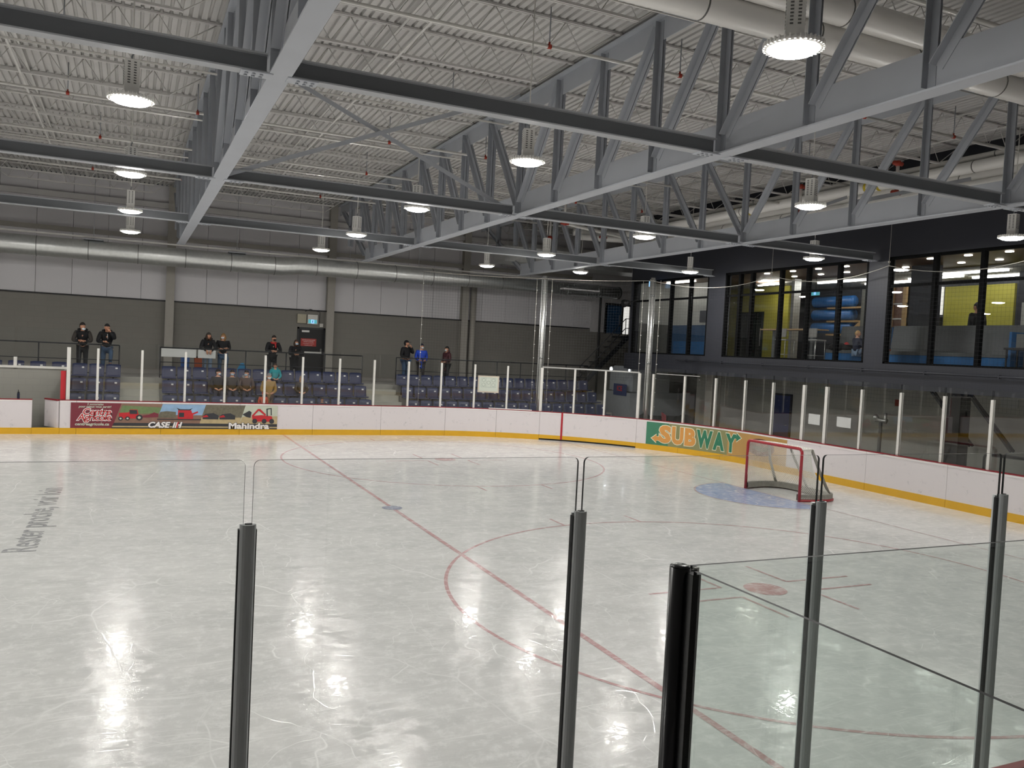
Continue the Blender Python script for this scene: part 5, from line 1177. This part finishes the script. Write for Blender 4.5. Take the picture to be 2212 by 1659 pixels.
# ------------------------------------------------------------------ people
def skin_geo(vs, es, rs, root=0):
    me = bpy.data.meshes.new('sk'); me.from_pydata([tuple(v) for v in vs], es, []); o = bpy.data.objects.new('sk', me); COL.objects.link(o)
    md = o.modifiers.new('s', 'SKIN'); md.use_smooth_shade = True
    for i, r in enumerate(rs):
        sv = me.skin_vertices[0].data[i]; sv.radius = r if isinstance(r, tuple) else (r, r); sv.use_root = (i == root)
    o.modifiers.new('u', 'SUBSURF').levels = 1
    dg = bpy.context.evaluated_depsgraph_get(); em = bpy.data.meshes.new_from_object(o.evaluated_get(dg))
    out = ([tuple(v.co) for v in em.vertices], [tuple(p.vertices) for p in em.polygons])
    bpy.data.objects.remove(o, do_unlink=True); bpy.data.meshes.remove(me); bpy.data.meshes.remove(em)
    return out
def joints(pose, h):
    k = h/1.75
    J = dict(pel=(0, .0, .93), sp=(0, 0, 1.12), ch=(0, 0, 1.34), nk=(0, 0, 1.47), hd=(0, -.01, 1.62))
    for sg, n in ((-1, 'L'), (1, 'R')):
        J['sh'+n] = (sg*.19, 0, 1.41); J['el'+n] = (sg*.25, .02, 1.12); J['wr'+n] = (sg*.12, -.17, 1.04); J['fn'+n] = (sg*.05, -.23, 1.03)
        J['hp'+n] = (sg*.095, 0, .88); J['kn'+n] = (sg*.1, -.02, .48); J['an'+n] = (sg*.11, .02, .08); J['to'+n] = (sg*.12, -.15, .035)
    def lean(d):
        for n in ('sp', 'ch', 'nk', 'hd', 'shL', 'shR'):
            x, y, z = J[n]; u = (z-.93); J[n] = (x, y-d*u+.16, z-.05*d*u)
        x, y, z = J['pel']; J['pel'] = (x, .14, z)
        for n in ('hpL', 'hpR'): x, y, z = J[n]; J[n] = (x, .14, z)
        for n in ('knL', 'knR'): x, y, z = J[n]; J[n] = (x, .08, z)
        for n in ('anL', 'anR', 'toL', 'toR'): x, y, z = J[n]; J[n] = (x, y+.08, z)
    if 'lean' in pose:
        lean(.5)
        J['elL'] = (-.27, -.22, 1.12); J['elR'] = (.27, -.22, 1.12); J['wrL'] = (-.06, -.36, 1.14); J['wrR'] = (.06, -.34, 1.13); J['fnL'] = (.02, -.37, 1.12); J['fnR'] = (-.02, -.35, 1.11)
    if 'hang' in pose:
        J['wrL'] = (-.05, -.42, 1.05); J['wrR'] = (.06, -.42, 1.05); J['fnL'] = (-.04, -.44, .96); J['fnR'] = (.05, -.44, .96)
    if 'face' in pose:
        hx, hy, hz = J['hd']; J['elR'] = (.24, hy-.16, 1.24); J['wrR'] = (.09, hy-.17, hz-.11); J['fnR'] = (.03, hy-.12, hz-.05)
    if 'cross' in pose:
        J['elL'] = (-.25, -.04, 1.13); J['elR'] = (.25, -.04, 1.13); J['wrL'] = (.06, -.2, 1.17); J['wrR'] = (-.06, -.22, 1.14); J['fnL'] = (.13, -.19, 1.18); J['fnR'] = (-.13, -.2, 1.15)
    if 'raise' in pose:
        x, y, z = J['hpR']; J['knR'] = (.14, -.22, .82); J['anR'] = (.13, -.2, .42); J['toR'] = (.14, -.34, .36)
    if 'sit' in pose:
        dz = .93-.52
        for n in J:
            if n[:2] in ('pe', 'sp', 'ch', 'nk', 'hd', 'sh'): x, y, z = J[n]; J[n] = (x, y+.08, z-dz)
        for sg, n in ((-1, 'L'), (1, 'R')):
            J['hp'+n] = (sg*.1, .05, .5); J['kn'+n] = (sg*.11, -.38, .5); J['an'+n] = (sg*.11, -.36, .08); J['to'+n] = (sg*.12, -.52, .035)
            J['el'+n] = (sg*.26, .0, .72); J['wr'+n] = (sg*.1, -.24, .62); J['fn'+n] = (sg*.03, -.3, .6)
    if 'legup' in pose:
        J['knL'] = (-.1, -.28, .82); J['anL'] = (-.28, -.3, .52); J['toL'] = (-.42, -.34, .5)
    return {n: Vector(v)*k for n, v in J.items()}, k
def person(loc, rz, h, pose, top, pants, label, hair='hair_dark', hat=None, brim=False, mask=None, chin=False, hy=0., coat=0., hood=None, long_hair=False, scarf=None, sleeves=None, shoes='c_black', zip_=None):
    t = thing('person', loc, label, 'person', None, rz); J, k = joints(pose, h)
    names = ['pel', 'sp', 'ch', 'nk', 'hd', 'shL', 'elL', 'wrL', 'shR', 'elR', 'wrR', 'hpL', 'knL', 'anL', 'toL', 'hpR', 'knR', 'anR', 'toR']; ix = {n: i for i, n in enumerate(names)}
    E_ = [('pel', 'sp'), ('sp', 'ch'), ('ch', 'nk'), ('nk', 'hd'), ('ch', 'shL'), ('shL', 'elL'), ('elL', 'wrL'), ('ch', 'shR'), ('shR', 'elR'), ('elR', 'wrR'), ('pel', 'hpL'), ('hpL', 'knL'), ('knL', 'anL'), ('anL', 'toL'), ('pel', 'hpR'), ('hpR', 'knR'), ('knR', 'anR'), ('anR', 'toR')]
    rad = dict(pel=.12, sp=.115, ch=.125, nk=.052, hd=.05, sh=.06, el=.042, wr=.03, hp=.085, kn=.055, an=.04, to=.032)
    R_ = lambda n, g=1., a=0.: (rad[n] if n in rad else rad[n[:2]])*k*g+a
    vs, fs = skin_geo([J[n] for n in names], [(ix[a], ix[c]) for a, c in E_], [R_(n) for n in names])
    body = MB(); body.add(vs, fs, 0, True)
    # head with face, turned by hy
    hc = J['hd']; rot = Matrix.Rotation(hy, 3, 'Z'); H = lambda x, y, z: hc+rot@(Vector((x, y, z))*k)
    def shp(v):
        w_ = Vector(v); w_.x *= 1-.18*max(0, -w_.z); w_.y *= 1-.08*max(0, -w_.z)
        return rot@Vector((w_.x*.078, w_.y*.098, w_.z*.118))/.1
    body.ball(hc, .1*k, 16, 0, shp)
    body.tube([H(0, -.09, .02), H(0, -.112, -.012), H(0, -.095, -.022)], [.008*k, .015*k, .012*k], 6)
    for sg in (-1, 1): body.ball(H(sg*.078, .005, -.005), (.012*k, .02*k, .028*k), 8)
    # hands: palm and five fingers each
    for n in 'LR':
        wv = J['wr'+n]; fv = J['fn'+n]; d = (fv-wv); d.normalize(); sd = d.cross(Vector((0, 0, 1))); sd = sd.normalized() if sd.length > .1 else Vector((1, 0, 0)); up = sd.cross(d)
        pc = wv+d*.045*k; body.tube([wv, wv+d*.03*k, wv+d*.075*k], [.03*k, .036*k, .034*k], 8)
        for q, ln in ((-.027, .06), (-.009, .07), (.009, .066), (.027, .052)):
            p0_ = wv+d*.07*k+sd*q*k; body.tube([p0_, p0_+d*ln*.55*k-up*.006*k, p0_+d*ln*k-up*.022*k], [.0095*k, .009*k, .0065*k], 5)
        sgn = 1 if n == 'L' else -1
        p0_ = wv+d*.025*k+sd*.028*sgn*k; body.tube([p0_, p0_+(d*.03+sd*.022*sgn)*k, p0_+(d*.058+sd*.026*sgn)*k], [.0115*k, .0105*k, .008*k], 5)
    bo = body.build('body', 'skin', t)
    b_ = MB()
    for sg in (-1, 1): b_.ball(H(sg*.03, -.088, .016), .0095*k, 6)
    b_.build('eyes', 'hair_dark', bo)
    if not mask or chin:
        b_ = MB(); b_.tube([H(-.024, -.092, -.05), H(0, -.096, -.052), H(.024, -.092, -.05)], .005*k, 5); b_.build('mouth', 'c_red', bo)
    # clothes
    jn = ['pel', 'sp', 'ch', 'nk', 'shL', 'elL', 'wrL', 'shR', 'elR', 'wrR']; jx = {n: i for i, n in enumerate(jn)}
    je = [(a, c) for a, c in E_ if a in jx and c in jx]; P_ = {n: J[n].copy() for n in jn}
    P_['nk'] = J['ch'].lerp(J['nk'], .8)
    for n in 'LR': P_['wr'+n] = J['el'+n].lerp(J['wr'+n], .93)
    vs_ = [P_[n] for n in jn]; rr = [R_(n, 1.16, .018*k) for n in jn]; rr[jx['nk']] = .075*k
    ee = [(jx[a], jx[c]) for a, c in je]
    if coat:
        vs_.append(J['pel']-Vector((0, 0, coat*k))); rr.append(.16*k); ee.append((jx['pel'], len(vs_)-1))
    v2, f2 = skin_geo(vs_, ee, rr); b_ = MB(); mi = []
    b_.add(v2, f2, 0, True)
    if sleeves:
        for q, f_ in enumerate(f2):
            c_ = sum((Vector(v2[i]) for i in f_), Vector())/len(f_)
            if abs(c_.x) > .19*k: b_.m[q] = 1
    b_.build('jacket', [top, sleeves] if sleeves else top, t)
    if zip_:
        c0, c1 = J['ch'], J['sp']; b_ = MB(); b_.tube([c0+Vector((.02, -.175, .06))*k, (c0+c1)/2+Vector((.03, -.17, 0))*k], .007, 5); b_.build('zip', zip_, t)
    pn = ['pel', 'hpL', 'knL', 'anL', 'hpR', 'knR', 'anR']; px_ = {n: i for i, n in enumerate(pn)}
    v2, f2 = skin_geo([J[n] for n in pn], [(px_[a], px_[c]) for a, c in E_ if a in px_ and c in px_], [R_(n, 1.1, .012*k) for n in pn]); b_ = MB(); b_.add(v2, f2, 0, True); b_.build('trousers', pants, t)
    for n in 'LR':
        b_ = MB(); a0, a1 = J['an'+n], J['to'+n]; d = (a1-a0); b_.tube([a0-d*.25+Vector((0, 0, -.03*k)), a0+Vector((0, 0, -.025*k)), a1, a1+d*.15], [.04*k, .05*k, .045*k, .025*k], 8); b_.build('shoe', shoes, t)
    # hair or hat
    b_ = MB()
    def cap(v):
        w_ = Vector(v); lim = .18 if not hat else .28
        g = 1.0
        if w_.z < lim and w_.y < .25-(.2 if w_.z < -.2 else 0): g = .72
        if w_.z < -.45: g *= .8
        return rot@Vector((w_.x*.088*g, w_.y*.108*g+.006, w_.z*.128*g+.008))/.1
    b_.ball(hc, .1*k, 18, 0, cap); b_.build('hair' if not hat else 'hat', hat or hair, t)
    if hat:
        b_ = MB(); b_.ball(hc+rot@Vector((0, .03*k, -.01*k)), (.08*k, .075*k, .09*k), 10); b_.build('hair', hair, t)
    if brim:
        b_ = MB(); b_.prism([(-.06, -.08), (.06, -.08), (.045, -.17), (0, -.185), (-.045, -.17)], H(0, 0, .05), rot@Vector((k, 0, 0)), rot@Vector((0, k, 0)), (0, 0, 1), .012); b_.build('hat_brim', hat, t)
    if long_hair:
        b_ = MB(); b_.tube([H(0, .05, .06), H(0, .075, -.05), H(.0, .065, -.17)], [.07*k, .088*k, .055*k], 10)
        for sg in (-1, 1): b_.tube([H(sg*.07, -.01, .03), H(sg*.078, -.02, -.08), H(sg*.06, -.03, -.18)], [.03*k, .034*k, .02*k], 8)
        b_.build('long_hair', hair, t)
    if mask:
        dz = -.045 if not chin else -.085
        b_ = MB(); b_.ball(H(0, -.058, dz), .1*k, 14, 0, lambda v: rot@Vector((v.x*.062, v.y*.052, v.z*.046))/.1); b_.build('face_mask', mask, t)
    if hood:
        n_ = J['nk']; b_ = MB(); b_.tube([n_+Vector((-.09, -.07, -.02))*k, n_+Vector((-.115, .03, .03))*k, n_+Vector((0, .11, .05))*k, n_+Vector((.115, .03, .03))*k, n_+Vector((.09, -.07, -.02))*k], [.03*k, .05*k, .06*k, .05*k, .03*k], 8); b_.build('hood', hood, t)
    if scarf:
        n_ = J['nk']; b_ = MB(); b_.tube([n_+Vector((.09*cos(a), .085*sin(a), -.01+.02*sin(a)))*k for a in [2*pi*i/10 for i in range(10)]], .035*k, 8, closed=True); b_.tube([n_+Vector((.05, -.1, -.03))*k, n_+Vector((.06, -.19, -.2))*k], [.035*k, .025*k], 8); b_.build('scarf', scarf, t)
    return t
ZK = ZWALK
person((-15.93, 15.92, ZK), 0, 1.80, 'lean', 'c_black', 'c_black', 'person in black vest and brown sleeves leaning on the rail, looking aside', hy=.7, mask='mask_white', chin=True, sleeves='c_charcoal', hood='c_black')
person((-15.19, 15.92, ZK), 0, 1.80, 'lean face raise', 'c_black', 'c_denim', 'person in black jacket and beanie leaning with a hand on the face', hat='c_black', hood='c_black', zip_='tag_white', hy=-.2)
person((-11.92, 15.95, ZK), 0, 1.68, 'lean hang', 'c_black', 'c_denim_light', 'person in black jacket and grey beanie with hands hanging over the white banner', hat='c_charcoal', hair='hair_brown', long_hair=True, hy=.4, hood='c_black')
person((-11.40, 16.02, ZK), 0, 1.66, 'cross raise', 'c_black', 'c_denim', 'blond person in black jacket with arms crossed and a white mask', hair='hair_blond', long_hair=True, mask='mask_white', hy=-.5)
person((-9.65, 15.95, ZK), 0, 1.70, 'lean', 'c_black', 'c_black', 'person in bulky black coat with red scarf and dark mask at the rail', mask='c_black', scarf='c_red', hy=.35, coat=.25)
person((-8.83, 15.98, ZK), 0, 1.58, 'lean', 'c_black', 'c_black', 'person in long black coat with pale blue mask beside the exit door', hair='hair_brown', mask='mask_blue', long_hair=True, hy=.3, coat=.45)
person((-4.50, 16.0, ZK), .5, 1.76, 'stand face', 'c_black', 'c_denim', 'person in black cap and jacket with hand at the chin, behind the net', hat='c_black', brim=True, hy=.7)
person((-3.86, 16.0, ZK), 0, 1.66, 'stand', 'c_blue', 'c_charcoal', 'person in bright blue jacket and blue cap with white mask', hat='c_navy', mask='mask_white', hy=.3, coat=.25)
person((-2.74, 16.1, ZK), -1.3, 1.60, 'stand', 'c_maroon', 'c_black', 'person in maroon padded jacket seen from the side', hair='hair_dark', mask='mask_white', hood='c_maroon', coat=.3)
person((-9.68, 14.98, 1.33), 0, 1.33, 'sit', 'c_teal', 'c_navy', 'child in teal jacket seated in the back row', hair='hair_brown', hy=-.1, hood='c_teal')
for x, top, hairc, kw, lab in ((-11.69, 'c_black', 'hair_dark', dict(hat='c_black', mask='mask_white', hy=.8), 'seated person in black cap turning aside in the middle row'), (-11.23, 'c_charcoal', 'hair_dark', dict(mask='mask_blue'), 'seated person with dark hair and pale mask facing the ice'), (-10.76, 'c_brown', 'hair_dark', dict(mask='mask_blue', hy=-.5, hood='c_grey'), 'seated person in brown jacket with pale hood lining'), (-8.87, 'c_charcoal', 'hair_blond', dict(long_hair=True, hy=.1), 'hunched seated person with light brown hair in the middle row')):
    person((x, 14.22, .86), 0, 1.62 if x < -9 else 1.45, 'sit', top, 'c_navy', lab, hair=hairc, **kw)
person((-10.14, 13.32, .40), 0, 1.66, 'stand', 'c_tan', 'c_brown', 'person in tan padded coat and grey knit hat standing in the front row', hat='c_grey', mask='mask_white', hair='hair_brown', coat=.3)
person((-10.33, 13.16, .40), 0, 1.02, 'stand', 'c_orange', 'c_navy', 'small child in orange standing by the tan coat', hair='hair_brown', hat='c_orange')
person((-8.28, 13.42, .40), 0, 1.12, 'sit', 'c_navy', 'c_navy', 'small child sitting low in the front row by the glass', hair='hair_brown')
person((4.98, 2.2, zf), 1.35, 1.35, 'sit legup', 'c_navy', 'c_denim_light', 'boy in blue sweater with one leg up on the lounge sofa', hair='hair_boy', hy=-.6)
person((6.6, -.32, zf), 3.1, 1.9, 'stand', 'c_black', 'c_black', 'person in black seen from behind against the yellow lounge wall', hair='hair_dark')
